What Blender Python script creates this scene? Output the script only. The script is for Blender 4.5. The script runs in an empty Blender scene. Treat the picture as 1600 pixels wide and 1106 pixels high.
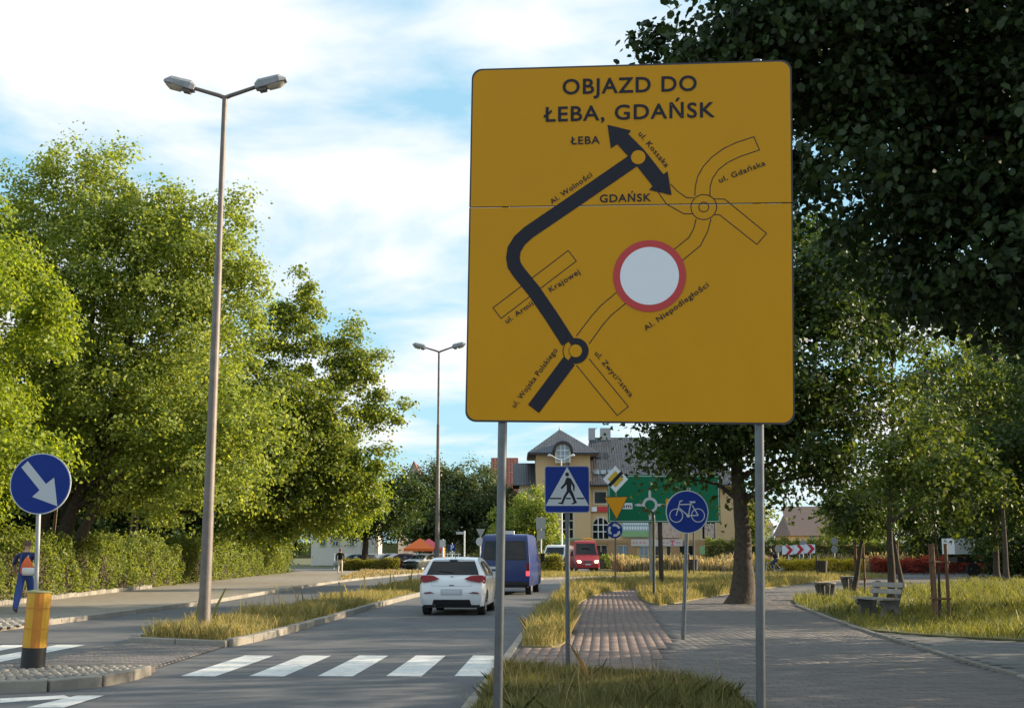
import bpy, bmesh, math, random
import numpy as np
from mathutils import Vector, Matrix, Euler
R = math.radians
random.seed(7); rng = np.random.default_rng(11)
sc = bpy.context.scene; COL = sc.collection

# ------------------------------------------------------------------ camera, sky, sun, exposure
F = 1900.0; TH = math.atan(309 / F); CH = 1.62
cam = bpy.data.cameras.new('camera'); cam.sensor_width = 36; cam.lens = 36 * F / 1600; cam.clip_end = 3000
camo = bpy.data.objects.new('camera', cam); COL.objects.link(camo)
camo.location = (0, 0, CH); camo.rotation_euler = (math.pi / 2 + TH, 0, 0); sc.camera = camo
SUN_AHEAD, SUN_EL = 14.0, 19.0
w = bpy.data.worlds.new('World'); sc.world = w; w.use_nodes = True
nt = w.node_tree; N = nt.nodes; L = nt.links
sky = N.new('ShaderNodeTexSky'); sky.sky_type = 'NISHITA'; sky.sun_disc = False
sky.sun_elevation = R(SUN_EL); sky.sun_rotation = R(90 - SUN_AHEAD); sky.air_density = 1.0; sky.dust_density = 1.0; sky.ozone_density = 2.0
tc = N.new('ShaderNodeTexCoord'); sep = N.new('ShaderNodeSeparateXYZ'); L.new(tc.outputs['Generated'], sep.inputs[0])
# clouds on a flat layer: direction divided by its height
mx = N.new('ShaderNodeMath'); mx.operation = 'MAXIMUM'; L.new(sep.outputs[2], mx.inputs[0]); mx.inputs[1].default_value = 0.02
ad = N.new('ShaderNodeMath'); ad.operation = 'ADD'; L.new(mx.outputs[0], ad.inputs[0]); ad.inputs[1].default_value = 0.16
dx = N.new('ShaderNodeMath'); dx.operation = 'DIVIDE'; L.new(sep.outputs[0], dx.inputs[0]); L.new(ad.outputs[0], dx.inputs[1])
dy = N.new('ShaderNodeMath'); dy.operation = 'DIVIDE'; L.new(sep.outputs[1], dy.inputs[0]); L.new(ad.outputs[0], dy.inputs[1])
cb = N.new('ShaderNodeCombineXYZ'); L.new(dx.outputs[0], cb.inputs[0]); L.new(dy.outputs[0], cb.inputs[1]); cb.inputs[2].default_value = 4.3
cn = N.new('ShaderNodeTexNoise'); cn.inputs['Scale'].default_value = 1.55; cn.inputs['Detail'].default_value = 7; cn.inputs['Roughness'].default_value = .52
cn.inputs['Distortion'].default_value = .35; L.new(cb.outputs[0], cn.inputs['Vector'])
cr = N.new('ShaderNodeValToRGB'); cr.color_ramp.elements[0].position = .43; cr.color_ramp.elements[1].position = .58; cr.color_ramp.elements[0].color = (0, 0, 0, 1)
L.new(cn.outputs[0], cr.inputs[0])
mixh = N.new('ShaderNodeMix'); mixh.data_type = 'RGBA'; mixh.inputs[0].default_value = .55; mixh.inputs[7].default_value = (3.3, 6.2, 7.6, 1); L.new(sky.outputs[0], mixh.inputs[6])   # thin bright haze over the blue
mixc = N.new('ShaderNodeMix'); mixc.data_type = 'RGBA'; mixc.inputs[7].default_value = (6.3, 6.5, 6.7, 1)
L.new(cr.outputs[0], mixc.inputs[0]); L.new(mixh.outputs[2], mixc.inputs[6])
bg = N['Background']; bg.inputs[1].default_value = 0.08; L.new(mixc.outputs[2], bg.inputs[0])
sl = bpy.data.lights.new('sun', 'SUN'); sl.energy = 5.0; sl.angle = R(.5); sl.color = (1, .83, .60)
so = bpy.data.objects.new('sun', sl); COL.objects.link(so)
sv = Vector((math.cos(R(SUN_AHEAD)) * math.cos(R(SUN_EL)), math.sin(R(SUN_AHEAD)) * math.cos(R(SUN_EL)), math.sin(R(SUN_EL))))
so.rotation_euler = sv.to_track_quat('Z', 'Y').to_euler(); so.location = (40, 0, 60)
sc.view_settings.view_transform = 'Standard'; sc.view_settings.look = 'None'; sc.view_settings.exposure = 1.05; sc.view_settings.gamma = 1
sc.view_settings.use_curve_mapping = False
sc.cycles.max_bounces = 8; sc.cycles.transparent_max_bounces = 8

# ------------------------------------------------------------------ photo geometry: a pixel's ray from the camera position
def ray(u, v):
    a = (u - 800) / F; b = (553 - v) / F; c, s = math.cos(TH), math.sin(TH)
    return Vector((a, c - b * s, s + b * c))
CAM = Vector((0, 0, CH))
def G(u, v, z=0.0):
    d = ray(u, v); return CAM + d * ((z - CH) / d.z)
def P(u, v, Y):
    d = ray(u, v); return CAM + d * (Y / d.y)
class Plane:
    """a real flat board: origin + two axes; px() gives the board coordinates seen at a pixel"""
    def __init__(s, o, X=(1, 0, 0), Y=(0, 0, 1)):
        s.o = Vector(o); s.X = Vector(X).normalized(); s.Y = Vector(Y).normalized(); s.N = s.X.cross(s.Y).normalized()
    def px(s, u, v):
        d = ray(u, v); t = (s.o - CAM).dot(s.N) / d.dot(s.N); q = CAM + d * t - s.o
        return (q.dot(s.X), q.dot(s.Y))
    def w(s, a, b, h=0): return s.o + s.X * a + s.Y * b + s.N * h

# ------------------------------------------------------------------ materials
def principled(name):
    m = bpy.data.materials.new(name); m.use_nodes = True
    return m, m.node_tree.nodes, m.node_tree.links, m.node_tree.nodes['Principled BSDF']
def mat(name, col, rough=.6, metal=0, var=0.0, vscale=3.0, bump=0.0, bscale=40.0, spec=None, col2=None, emit=None, coat=0):
    m, n, l, b = principled(name)
    b.inputs['Roughness'].default_value = rough; b.inputs['Metallic'].default_value = metal
    b.inputs['Base Color'].default_value = (*col, 1)
    if spec is not None: b.inputs['Specular IOR Level'].default_value = spec
    if coat: b.inputs['Coat Weight'].default_value = coat; b.inputs['Coat Roughness'].default_value = .06
    t = n.new('ShaderNodeTexCoord')
    if var or col2:
        no = n.new('ShaderNodeTexNoise'); no.inputs['Scale'].default_value = vscale; no.inputs['Detail'].default_value = 6; no.inputs['Roughness'].default_value = .65
        l.new(t.outputs['Object'], no.inputs['Vector'])
        r = n.new('ShaderNodeValToRGB'); r.color_ramp.elements[0].position = .3; r.color_ramp.elements[1].position = .7
        c2 = col2 if col2 else tuple(min(1, c * (1 + var)) for c in col); c1 = col if col2 else tuple(c * (1 - var) for c in col)
        r.color_ramp.elements[0].color = (*c1, 1); r.color_ramp.elements[1].color = (*c2, 1)
        l.new(no.outputs[0], r.inputs[0]); l.new(r.outputs[0], b.inputs['Base Color'])
    if bump:
        nb = n.new('ShaderNodeTexNoise'); nb.inputs['Scale'].default_value = bscale; nb.inputs['Detail'].default_value = 4
        l.new(t.outputs['Object'], nb.inputs['Vector'])
        bp = n.new('ShaderNodeBump'); bp.inputs['Strength'].default_value = bump; bp.inputs['Distance'].default_value = .01
        l.new(nb.outputs[0], bp.inputs['Height']); l.new(bp.outputs[0], b.inputs['Normal'])
    if emit:
        b.inputs['Emission Color'].default_value = (*emit[0], 1); b.inputs['Emission Strength'].default_value = emit[1]
    return m
def leafmat(name, c1, c2, trans=.45, tcol=None, rough=.5):
    m = bpy.data.materials.new(name); m.use_nodes = True; n = m.node_tree.nodes; l = m.node_tree.links; n.clear()
    out = n.new('ShaderNodeOutputMaterial'); geo = n.new('ShaderNodeNewGeometry'); r = n.new('ShaderNodeValToRGB')
    r.color_ramp.elements[0].color = (*c1, 1); r.color_ramp.elements[1].color = (*c2, 1)
    l.new(geo.outputs['Random Per Island'], r.inputs[0])
    d = n.new('ShaderNodeBsdfPrincipled'); d.inputs['Roughness'].default_value = rough; d.inputs['Specular IOR Level'].default_value = .3
    l.new(r.outputs[0], d.inputs['Base Color'])
    tr = n.new('ShaderNodeBsdfTranslucent')
    g = n.new('ShaderNodeMix'); g.data_type = 'RGBA'; g.blend_type = 'MULTIPLY'; g.inputs[0].default_value = 1
    t = tcol or (2.0, 1.9, .7); g.inputs[7].default_value = (*t, 1); l.new(r.outputs[0], g.inputs[6]); l.new(g.outputs[2], tr.inputs[0])
    mx = n.new('ShaderNodeMixShader'); mx.inputs[0].default_value = trans
    l.new(d.outputs[0], mx.inputs[1]); l.new(tr.outputs[0], mx.inputs[2]); l.new(mx.outputs[0], out.inputs[0])
    return m
def rampmat(name, stops, scale, rough=.8, bump=.3, bscale=60, detail=8):
    m, n, l, b = principled(name); t = n.new('ShaderNodeTexCoord')
    no = n.new('ShaderNodeTexNoise'); no.inputs['Scale'].default_value = scale; no.inputs['Detail'].default_value = detail; no.inputs['Roughness'].default_value = .7
    l.new(t.outputs['Object'], no.inputs['Vector']); r = n.new('ShaderNodeValToRGB'); el = r.color_ramp.elements
    while len(el) < len(stops): el.new(.5)
    for e, (p, c) in zip(el, stops): e.position = p; e.color = (*c, 1)
    l.new(no.outputs[0], r.inputs[0]); l.new(r.outputs[0], b.inputs['Base Color']); b.inputs['Roughness'].default_value = rough
    nb = n.new('ShaderNodeTexNoise'); nb.inputs['Scale'].default_value = bscale; nb.inputs['Detail'].default_value = 5; l.new(t.outputs['Object'], nb.inputs['Vector'])
    bp = n.new('ShaderNodeBump'); bp.inputs['Strength'].default_value = bump; bp.inputs['Distance'].default_value = .02
    l.new(nb.outputs[0], bp.inputs['Height']); l.new(bp.outputs[0], b.inputs['Normal'])
    return m
def piecemat(name, c1, c2, rough=.85, bump=.3, bscale=70):
    """colour that differs from piece to piece (each separate island) with fine grain"""
    m, n, l, b = principled(name); geo = n.new('ShaderNodeNewGeometry'); oi = n.new('ShaderNodeObjectInfo'); t = n.new('ShaderNodeTexCoord')
    s = n.new('ShaderNodeMath'); s.operation = 'ADD'; l.new(geo.outputs['Random Per Island'], s.inputs[0]); l.new(oi.outputs['Random'], s.inputs[1])
    fr = n.new('ShaderNodeMath'); fr.operation = 'FRACT'; l.new(s.outputs[0], fr.inputs[0])
    no = n.new('ShaderNodeTexNoise'); no.inputs['Scale'].default_value = 9; no.inputs['Detail'].default_value = 5; l.new(t.outputs['Object'], no.inputs['Vector'])
    mm = n.new('ShaderNodeMath'); mm.operation = 'MULTIPLY_ADD'; l.new(fr.outputs[0], mm.inputs[0]); mm.inputs[1].default_value = .5
    m2 = n.new('ShaderNodeMath'); m2.operation = 'MULTIPLY'; l.new(no.outputs[0], m2.inputs[0]); m2.inputs[1].default_value = .55; l.new(m2.outputs[0], mm.inputs[2])
    r = n.new('ShaderNodeValToRGB'); r.color_ramp.elements[0].color = (*c1, 1); r.color_ramp.elements[1].color = (*c2, 1); r.color_ramp.elements[0].position = .1; r.color_ramp.elements[1].position = .95
    l.new(mm.outputs[0], r.inputs[0]); l.new(r.outputs[0], b.inputs['Base Color']); b.inputs['Roughness'].default_value = rough
    nb = n.new('ShaderNodeTexNoise'); nb.inputs['Scale'].default_value = bscale; l.new(t.outputs['Object'], nb.inputs['Vector'])
    bp = n.new('ShaderNodeBump'); bp.inputs['Strength'].default_value = bump; bp.inputs['Distance'].default_value = .01
    l.new(nb.outputs[0], bp.inputs['Height']); l.new(bp.outputs[0], b.inputs['Normal'])
    return m
def tilemat(name, c1, c2, sx, sy):
    """roof tiles too far away to build: brick pattern with relief"""
    m, n, l, b = principled(name); t = n.new('ShaderNodeTexCoord'); mp = n.new('ShaderNodeMapping'); l.new(t.outputs['UV'], mp.inputs[0])
    bk = n.new('ShaderNodeTexBrick'); bk.inputs['Color1'].default_value = (*c1, 1); bk.inputs['Color2'].default_value = (*c2, 1)
    bk.inputs['Mortar'].default_value = (c1[0] * .35, c1[1] * .35, c1[2] * .35, 1); bk.inputs['Scale'].default_value = 1
    bk.inputs['Brick Width'].default_value = sx; bk.inputs['Row Height'].default_value = sy; bk.inputs['Mortar Size'].default_value = .045; bk.offset = 0
    l.new(mp.outputs[0], bk.inputs[0]); l.new(bk.outputs[0], b.inputs['Base Color']); b.inputs['Roughness'].default_value = .38
    bp = n.new('ShaderNodeBump'); bp.inputs['Strength'].default_value = .8; bp.inputs['Distance'].default_value = .06; bp.invert = True
    l.new(bk.outputs['Fac'], bp.inputs['Height']); l.new(bp.outputs[0], b.inputs['Normal'])
    return m
M = dict(
    asphalt=rampmat('asphalt', [(.25, (.07, .071, .077)), (.5, (.105, .105, .11)), (.78, (.15, .147, .145))], 1.3, .82, .35, 120),
    soil=rampmat('soil', [(.3, (.05, .04, .025)), (.7, (.11, .085, .05))], 2, .95),
    turf=rampmat('turf', [(.3, (.05, .06, .02)), (.55, (.1, .1, .035)), (.75, (.2, .16, .07))], 1.5, .95),
    dryturf=rampmat('dry_turf', [(.3, (.12, .1, .04)), (.55, (.24, .19, .08)), (.75, (.34, .27, .13))], 1.5, .95),
    joint=rampmat('joint_sand', [(.3, (.075, .066, .06)), (.7, (.125, .11, .1))], 4, .95),
    walk=rampmat('left_paving', [(.25, (.17, .15, .125)), (.5, (.25, .22, .18)), (.8, (.33, .29, .24))], 1.8, .9, .4, 30),
    paver=piecemat('grey_paver', (.118, .104, .098), (.18, .162, .152)),
    brick=piecemat('red_paver', (.14, .095, .083), (.235, .178, .157)),
    slate=piecemat('side_path_paver', (.10, .097, .095), (.17, .163, .155)),
    cobble=piecemat('cobble', (.14, .13, .115), (.33, .3, .26), bump=.5),
    kerb=piecemat('kerb_concrete', (.15, .135, .112), (.33, .30, .255), bump=.5, bscale=25),
    paint=rampmat('road_paint', [(.30, (.30, .295, .28)), (.46, (.62, .61, .58)), (.8, (.74, .73, .70))], 5.5, .7, .2),
    steel=mat('galvanised_steel', (.15, .165, .18), .36, .85, var=.15, vscale=12),
    dullsteel=mat('weathered_lamp_steel', (.17, .145, .13), .6, .3, var=.2, vscale=6),
    yellow=mat('sign_yellow', (.56, .265, .004), .42, spec=.2, var=.03, vscale=2),
    navy=mat('sign_black', (.018, .018, .028), .5, spec=.2), black=mat('black_plastic', (.015, .015, .016), .5),
    rim=mat('sign_edge_rim', (.035, .032, .04), .5), greyback=mat('sign_back_grey', (.33, .34, .35), .5, .4),
    red=mat('sign_red', (.48, .03, .03), .4), white=mat('sign_white', (.72, .76, .82), .4),
    blue=mat('sign_blue', (.008, .032, .22), .45, spec=.2, var=.05), palegrey=mat('sign_pale_grey', (.5, .52, .55), .45),
    orange=mat('sign_orange_yellow', (.68, .30, .012), .5, spec=.2), green=mat('sign_green', (.006, .15, .075), .5, spec=.2),
    wyellow=mat('sign_wedge_yellow', (.55, .38, .03), .5),
    bolyel=mat('bollard_yellow', (.62, .33, .02), .55, var=.12, vscale=5), bolora=mat('bollard_orange', (.58, .21, .02), .55, var=.12, vscale=5),
    bollid=mat('bollard_lid', (.3, .3, .14), .7),
    bark=rampmat('bark', [(.3, (.035, .026, .02)), (.7, (.10, .075, .055))], 9, .95, .9, 22),
    wood=mat('weathered_wood', (.16, .085, .045), .8, var=.3, vscale=8, bump=.4), benchwood=mat('bench_slat_wood', (.30, .27, .24), .7, var=.25, vscale=9, bump=.3),
    concrete=rampmat('bench_concrete', [(.3, (.09, .085, .08)), (.7, (.17, .16, .15))], 6, .9),
    carwhite=mat('car_white', (.74, .75, .77), .28, coat=.6), carblue=mat('van_blue', (.006, .024, .15), .35, coat=.25, var=.08),
    carred=mat('van_red', (.30, .012, .016), .4, coat=.2), vanwhite=mat('van_white', (.68, .68, .68), .4),
    cardark=mat('car_dark_green', (.02, .028, .024), .3, coat=.5), carsilver=mat('car_silver', (.35, .4, .41), .3, .5), carmaroon=mat('car_maroon', (.16, .02, .03), .3, coat=.5),
    carwine=mat('car_blue_grey', (.10, .12, .2), .3, coat=.5),
    glass=mat('dark_glass', (.012, .014, .016), .05, spec=.35), glassblue=mat('window_glass_sky', (.12, .19, .26), .08, spec=1),
    tyre=mat('tyre', (.018, .018, .019), .85), rimm=mat('wheel_rim', (.4, .41, .43), .35, .8),
    tail=mat('tail_light', (.2, .006, .01), .25, spec=.3), tailon=mat('tail_light_lit', (.6, .02, .03), .3, emit=((1, .04, .05), 1.5)),
    headon=mat('headlight_lit', (.9, .85, .7), .3, emit=((1, .72, .35), 9)), headoff=mat('headlight', (.55, .57, .58), .15),
    plate=mat('number_plate', (.55, .57, .62), .5), chrome=mat('chrome', (.6, .6, .62), .15, 1),
    stucco=mat('stucco_yellow', (.56, .40, .22), .9, var=.06, vscale=.6), stucco2=mat('stucco_cream', (.62, .52, .36), .9, var=.05), sandstone=mat('sandstone', (.36, .23, .12), .9, var=.12, vscale=2),
    trim=mat('facade_trim', (.55, .48, .36), .8), bluegreen=mat('banner_blue', (.3, .45, .55), .6), bannergreen=mat('banner_green', (.22, .4, .2), .6),
    magenta=mat('logo_magenta', (.6, .05, .17), .5), signgrey=mat('shop_sign_grey', (.5, .48, .47), .6), shopgreen=mat('shop_green', (.05, .28, .12), .6),
    poster=rampmat('poster_print', [(.3, (.12, .06, .05)), (.5, (.55, .45, .4)), (.7, (.35, .12, .12))], 3, .6),
    roofgrey=tilemat('roof_tiles_grey', (.052, .055, .068), (.10, .10, .12), .26, .34), roofred=tilemat('roof_tiles_red', (.30, .075, .045), (.38, .10, .06), .34, .4),
    roofbrown=mat('roof_brown', (.14, .10, .09), .8, var=.1), offwhite=mat('wall_offwhite', (.66, .62, .55), .85, var=.05),
    skin=mat('skin', (.50, .27, .18), .55), denim=mat('overall_blue', (.04, .075, .26), .8, var=.2, vscale=9), navycloth=mat('shirt_navy', (.02, .03, .09), .85),
    hair=mat('hair_brown', (.10, .045, .02), .6), hairred=mat('hair_auburn', (.13, .035, .02), .6), blackcloth=mat('jacket_black', (.018, .015, .018), .85), trousers=mat('trousers_pale', (.6, .56, .5), .8),
    shoe=mat('shoe_brown', (.2, .11, .06), .7), bagorange=mat('bag_orange', (.72, .12, .02), .6), bagwhite=mat('bag_white', (.75, .7, .66), .6),
    tentorange=mat('tent_orange', (.75, .14, .02), .7), tentpink=mat('tent_pink', (.65, .10, .12), .7), whitemetal=mat('white_metal', (.7, .72, .73), .4),
    chev=mat('chevron_red', (.5, .02, .035), .45), binbrown=mat('bin_dark', (.03, .022, .02), .6),
    lf_maple=leafmat('leaf_maple', (.085, .14, .016), (.30, .35, .045)), lf_light=leafmat('leaf_light', (.10, .15, .03), (.31, .35, .085)),
    lf_young=leafmat('leaf_young', (.04, .075, .016), (.15, .18, .036), .35),
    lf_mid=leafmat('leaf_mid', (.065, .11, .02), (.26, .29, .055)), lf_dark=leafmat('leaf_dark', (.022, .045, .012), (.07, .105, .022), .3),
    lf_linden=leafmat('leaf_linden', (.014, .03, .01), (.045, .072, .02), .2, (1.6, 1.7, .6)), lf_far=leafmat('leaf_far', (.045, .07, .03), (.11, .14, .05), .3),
    lf_hedge=leafmat('leaf_hedge', (.05, .085, .016), (.25, .28, .07)), lf_spruce=leafmat('needles', (.03, .06, .045), (.08, .12, .09), .2),
    lf_yellow=leafmat('leaf_yellow_shrub', (.3, .25, .02), (.5, .38, .04)), lf_red=leafmat('leaf_red_shrub', (.18, .025, .02), (.36, .06, .035)), lf_low=leafmat('leaf_low_hedge', (.12, .13, .02), (.28, .26, .05)),
    gr_green=leafmat('grass_green', (.06, .085, .018), (.25, .225, .075), .4, (1.7, 1.7, .7)), gr_dry=leafmat('grass_dry', (.15, .15, .05), (.48, .38, .24), .4, (1.6, 1.4, .9)),
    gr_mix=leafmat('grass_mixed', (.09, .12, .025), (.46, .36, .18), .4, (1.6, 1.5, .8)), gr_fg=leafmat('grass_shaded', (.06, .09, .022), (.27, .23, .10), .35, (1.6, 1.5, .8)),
)

# ------------------------------------------------------------------ mesh helpers
class MB:
    def __init__(s): s.v = []; s.f = []; s.m = []; s.smooth = []
    def add(s, vs, fs, mi=0, sm=False):
        o = len(s.v); s.v += [Vector(p) for p in vs]
        for f in fs: s.f.append([i + o for i in f]); s.m.append(mi); s.smooth.append(sm)
        return s
    def box(s, c, d, rz=0, mi=0, rot=None):
        x, y, z = [k / 2 for k in d]; vs = [Vector(p) for p in ((-x,-y,-z),(x,-y,-z),(x,y,-z),(-x,y,-z),(-x,-y,z),(x,-y,z),(x,y,z),(-x,y,z))]
        q = rot if rot is not None else Matrix.Rotation(rz, 3, 'Z')
        return s.add([q @ p + Vector(c) for p in vs], [(0,3,2,1),(4,5,6,7),(0,1,5,4),(1,2,6,5),(2,3,7,6),(3,0,4,7)], mi)
    def tube(s, pts, rads, n=8, mi=0, cap=True):
        pts = [Vector(p) for p in pts]
        if not hasattr(rads, '__len__'): rads = [rads] * len(pts)
        vs = []; up = None
        for i, p in enumerate(pts):
            d = (pts[min(i + 1, len(pts) - 1)] - pts[max(i - 1, 0)]).normalized()
            a = d.cross(Vector((0, 0, 1)) if abs(d.z) < .95 else Vector((0, 1, 0))).normalized() if up is None else (up - d * up.dot(d)).normalized()
            up = a; b = d.cross(a)
            for k in range(n): t = 2 * math.pi * k / n; vs.append(p + (a * math.cos(t) + b * math.sin(t)) * rads[i])
        fs = [(i * n + k, i * n + (k + 1) % n, (i + 1) * n + (k + 1) % n, (i + 1) * n + k) for i in range(len(pts) - 1) for k in range(n)]
        s.add(vs, fs, mi, True)
        if cap: s.add(vs[:n][::-1], [tuple(range(n))], mi); s.add(vs[-n:], [tuple(range(n))], mi)
        return s
    def poly(s, pl, pts, h0, h1=None, mi=0):
        """polygon in plane coords at height h0 (and extruded back to h1)"""
        n = len(pts); area = sum(pts[i][0] * pts[(i + 1) % n][1] - pts[(i + 1) % n][0] * pts[i][1] for i in range(n))
        if area < 0: pts = pts[::-1]
        top = [pl.w(a, b, h0) for a, b in pts]
        s.add(top, [tuple(range(n))], mi)
        if h1 is not None:
            bot = [pl.w(a, b, h1) for a, b in pts]
            s.add(top + bot, [(i, i + n, (i + 1) % n + n, (i + 1) % n) for i in range(n)] + [tuple(range(2 * n - 1, n - 1, -1))], mi)
        return s
    def stroke(s, pl, pts, wd, h, mi=0, closed=False):
        pts = [Vector((p[0], p[1])) for p in pts]; n = len(pts); lo = []; hi = []
        for i in range(n):
            a = pts[(i - 1) % n] if closed or i else pts[i]; b = pts[(i + 1) % n] if closed or i < n - 1 else pts[i]
            d1 = (pts[i] - a); d2 = (b - pts[i]); d1 = d1.normalized() if d1.length else d2.normalized(); d2 = d2.normalized() if d2.length else d1
            t = (d1 + d2).normalized(); nn = Vector((-t.y, t.x)); k = wd / 2 / max(.5, nn.dot(Vector((-d1.y, d1.x))))
            lo.append(pts[i] - nn * k); hi.append(pts[i] + nn * k)
        rngi = range(n if closed else n - 1)
        s.add([pl.w(p.x, p.y, h) for p in lo] + [pl.w(p.x, p.y, h) for p in hi], [(i, (i + 1) % n, n + (i + 1) % n, n + i) for i in rngi], mi)
        return s
    def obj(s, name, mats, parent=None, world=True, loc=None):
        me = bpy.data.meshes.new(name); off = Vector((0, 0, 0))
        if parent is not None and world: off = parent_loc(parent)
        me.from_pydata([p - off for p in s.v], [], s.f)
        if not isinstance(mats, (list, tuple)): mats = [mats]
        for m in mats: me.materials.append(m)
        me.polygons.foreach_set('material_index', s.m); me.polygons.foreach_set('use_smooth', s.smooth); me.update()
        return link(name, me, parent, loc)
def parent_loc(p):
    o = Vector((0, 0, 0))
    while p is not None: o += p.location; p = p.parent
    return o
def link(name, me, parent=None, loc=None):
    o = bpy.data.objects.new(name, me); COL.objects.link(o)
    if parent is not None: o.parent = parent
    if loc is not None: o.location = loc
    return o
def tag(o, label, cat, group=None, kind=None):
    o['label'] = label; o['category'] = cat
    if group: o['group'] = group
    if kind: o['kind'] = kind
    return o
def thing(name, label, cat, loc=(0, 0, 0), rotz=0, group=None):
    o = bpy.data.objects.new(name, None); COL.objects.link(o); o.location = loc; o.rotation_euler = (0, 0, rotz); o.empty_display_size = .2
    return tag(o, label, cat, group)
def fastmesh(name, co, k, mat_, smooth=False):
    """co: (n*k,3) vertices of n separate k-gons"""
    me = bpy.data.meshes.new(name); nv = len(co); nf = nv // k
    me.vertices.add(nv); me.vertices.foreach_set('co', np.ascontiguousarray(co, dtype=np.float32).ravel())
    me.loops.add(nv); me.loops.foreach_set('vertex_index', np.arange(nv, dtype=np.int32))
    me.polygons.add(nf); me.polygons.foreach_set('loop_start', np.arange(0, nv, k, dtype=np.int32)); me.polygons.foreach_set('loop_total', np.full(nf, k, dtype=np.int32))
    me.update(calc_edges=True); me.materials.append(mat_)
    return me
def unit(a): return a / np.maximum(np.linalg.norm(a, axis=1, keepdims=True), 1e-9)
def leaves(c, out, size, up=.5, droop=.35, aspect=.62, flat=.6, six=False):
    """diamond leaves folded along the midrib; c centres, out preferred facing"""
    n = len(c); nrm = unit(out * .6 + np.array([0, 0, up]) + rng.normal(0, flat, (n, 3)))
    d = rng.normal(0, 1, (n, 3)) + out * .7 + np.array([0, 0, -droop]); d = unit(d - nrm * np.sum(d * nrm, 1, keepdims=True)); s = np.cross(nrm, d)
    Ls = (size * rng.uniform(.65, 1.25, n))[:, None]; W = Ls * aspect
    b = c - d * Ls * .5; t = c + d * Ls * .5 - nrm * Ls * .08; m = c - d * Ls * .08
    l = m - s * W * .5 + nrm * Ls * .1; r = m + s * W * .5 + nrm * Ls * .1
    if six:
        a = c - d * Ls * .36; e = c + d * Ls * .12
        return np.stack([b, a + s * W * .42 + nrm * Ls * .07, e + s * W * .48 + nrm * Ls * .09, t, e - s * W * .48 + nrm * Ls * .09, a - s * W * .42 + nrm * Ls * .07], 1).reshape(-1, 3)
    return np.stack([b, r, t, l], 1).reshape(-1, 3)
def in_poly(x, y, poly):
    ins = np.zeros(len(x), bool); n = len(poly)
    for i in range(n):
        x1, y1 = poly[i][:2]; x2, y2 = poly[(i + 1) % n][:2]
        if y1 == y2: continue
        c = ((y1 > y) != (y2 > y)) & (x < (x2 - x1) * (y - y1) / (y2 - y1) + x1); ins ^= c
    return ins
def grass(name, poly, z, n, hgt, mat_, label, lean=.35, wid=.012, patch=1.2, falloff=None, heads=0.0):
    xs = [p[0] for p in poly]; ys = [p[1] for p in poly]; X = []; Y = []; got = 0
    while got < n:
        x = rng.uniform(min(xs), max(xs), n * 2); y = rng.uniform(min(ys), max(ys), n * 2); k = in_poly(x, y, poly)
        if falloff: k &= rng.uniform(0, 1, len(x)) < np.clip((falloff / np.maximum(y, 1)) ** 1.3, .08, 1)
        pn = np.sin(x * 1.7 + 2.1 * np.sin(y * .9)) * np.sin(y * 1.3 + 1.7 * np.sin(x * 1.1)); k &= rng.uniform(-1.4, .8, len(x)) < pn
        X.append(x[k]); Y.append(y[k]); got += k.sum()
    x = np.concatenate(X)[:n]; y = np.concatenate(Y)[:n]
    pn = .75 + .45 * np.sin(x / patch + 3 * np.sin(y / patch * .7)) * np.sin(y / patch * 1.1)
    h = hgt * pn * rng.uniform(.35, 1.15, n); wd = wid * rng.uniform(.6, 1.4, n) * (1 + y / 40); a = rng.uniform(0, 2 * np.pi, n); la = rng.uniform(0, 2 * np.pi, n)
    b = np.stack([x, y, np.full(n, z)], 1); s = np.stack([np.cos(a), np.sin(a), 0 * a], 1) * wd[:, None]; ln = np.stack([np.cos(la), np.sin(la), 0 * a], 1) * (h * lean * rng.uniform(.2, 1.6, n))[:, None]
    up = np.stack([0 * h, 0 * h, h], 1); tip = b + up + ln; mid = b + up * .55 + ln * .35
    hd = rng.uniform(0, 1, n) < heads; k = np.where(hd, 1.6, .75)[:, None]; tipw = np.where(hd, .9, .1)[:, None]
    q = np.stack([b - s, b + s, mid + s * k, tip + s * tipw, tip - s * tipw, mid - s * k], 1).reshape(-1, 3)
    o = link(name, fastmesh(name, q, 6, mat_)); tag(o, label, 'grass', kind='stuff'); return o

# ------------------------------------------------------------------ ground surfaces
def sheet(name, pts, z, m, z0=None):
    b = MB(); n = len(pts); top = [(p[0], p[1], z) for p in pts]
    if sum(pts[i][0] * pts[(i + 1) % n][1] - pts[(i + 1) % n][0] * pts[i][1] for i in range(n)) < 0: top = top[::-1]
    b.add(top, [tuple(range(n))])
    if z0 is not None: b.add(top + [(p[0], p[1], z0) for p in top], [(i, i + n, (i + 1) % n + n, (i + 1) % n) for i in range(n)])
    o = b.obj(name, m); o['kind'] = 'structure'; return o
def smooth(pts, sub=6):
    out = []
    for i in range(len(pts) - 1):
        p0 = pts[max(i - 1, 0)]; p1 = pts[i]; p2 = pts[i + 1]; p3 = pts[min(i + 2, len(pts) - 1)]
        for k in range(sub):
            t = k / sub; out.append(tuple(.5 * (2 * p1[j] + (p2[j] - p0[j]) * t + (2 * p0[j] - 5 * p1[j] + 4 * p2[j] - p3[j]) * t * t + (3 * p1[j] - p0[j] - 3 * p2[j] + p3[j]) * t ** 3) for j in (0, 1)))
    return out + [tuple(pts[-1])]
sheet('ground', [(-1200, -300), (1200, -300), (1200, 2200), (-1200, 2200)], -.05, M['turf'])
road = sheet('road', [(-70, -30), (70, -30), (70, 123), (-70, 123)], 0, M['asphalt'])
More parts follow.
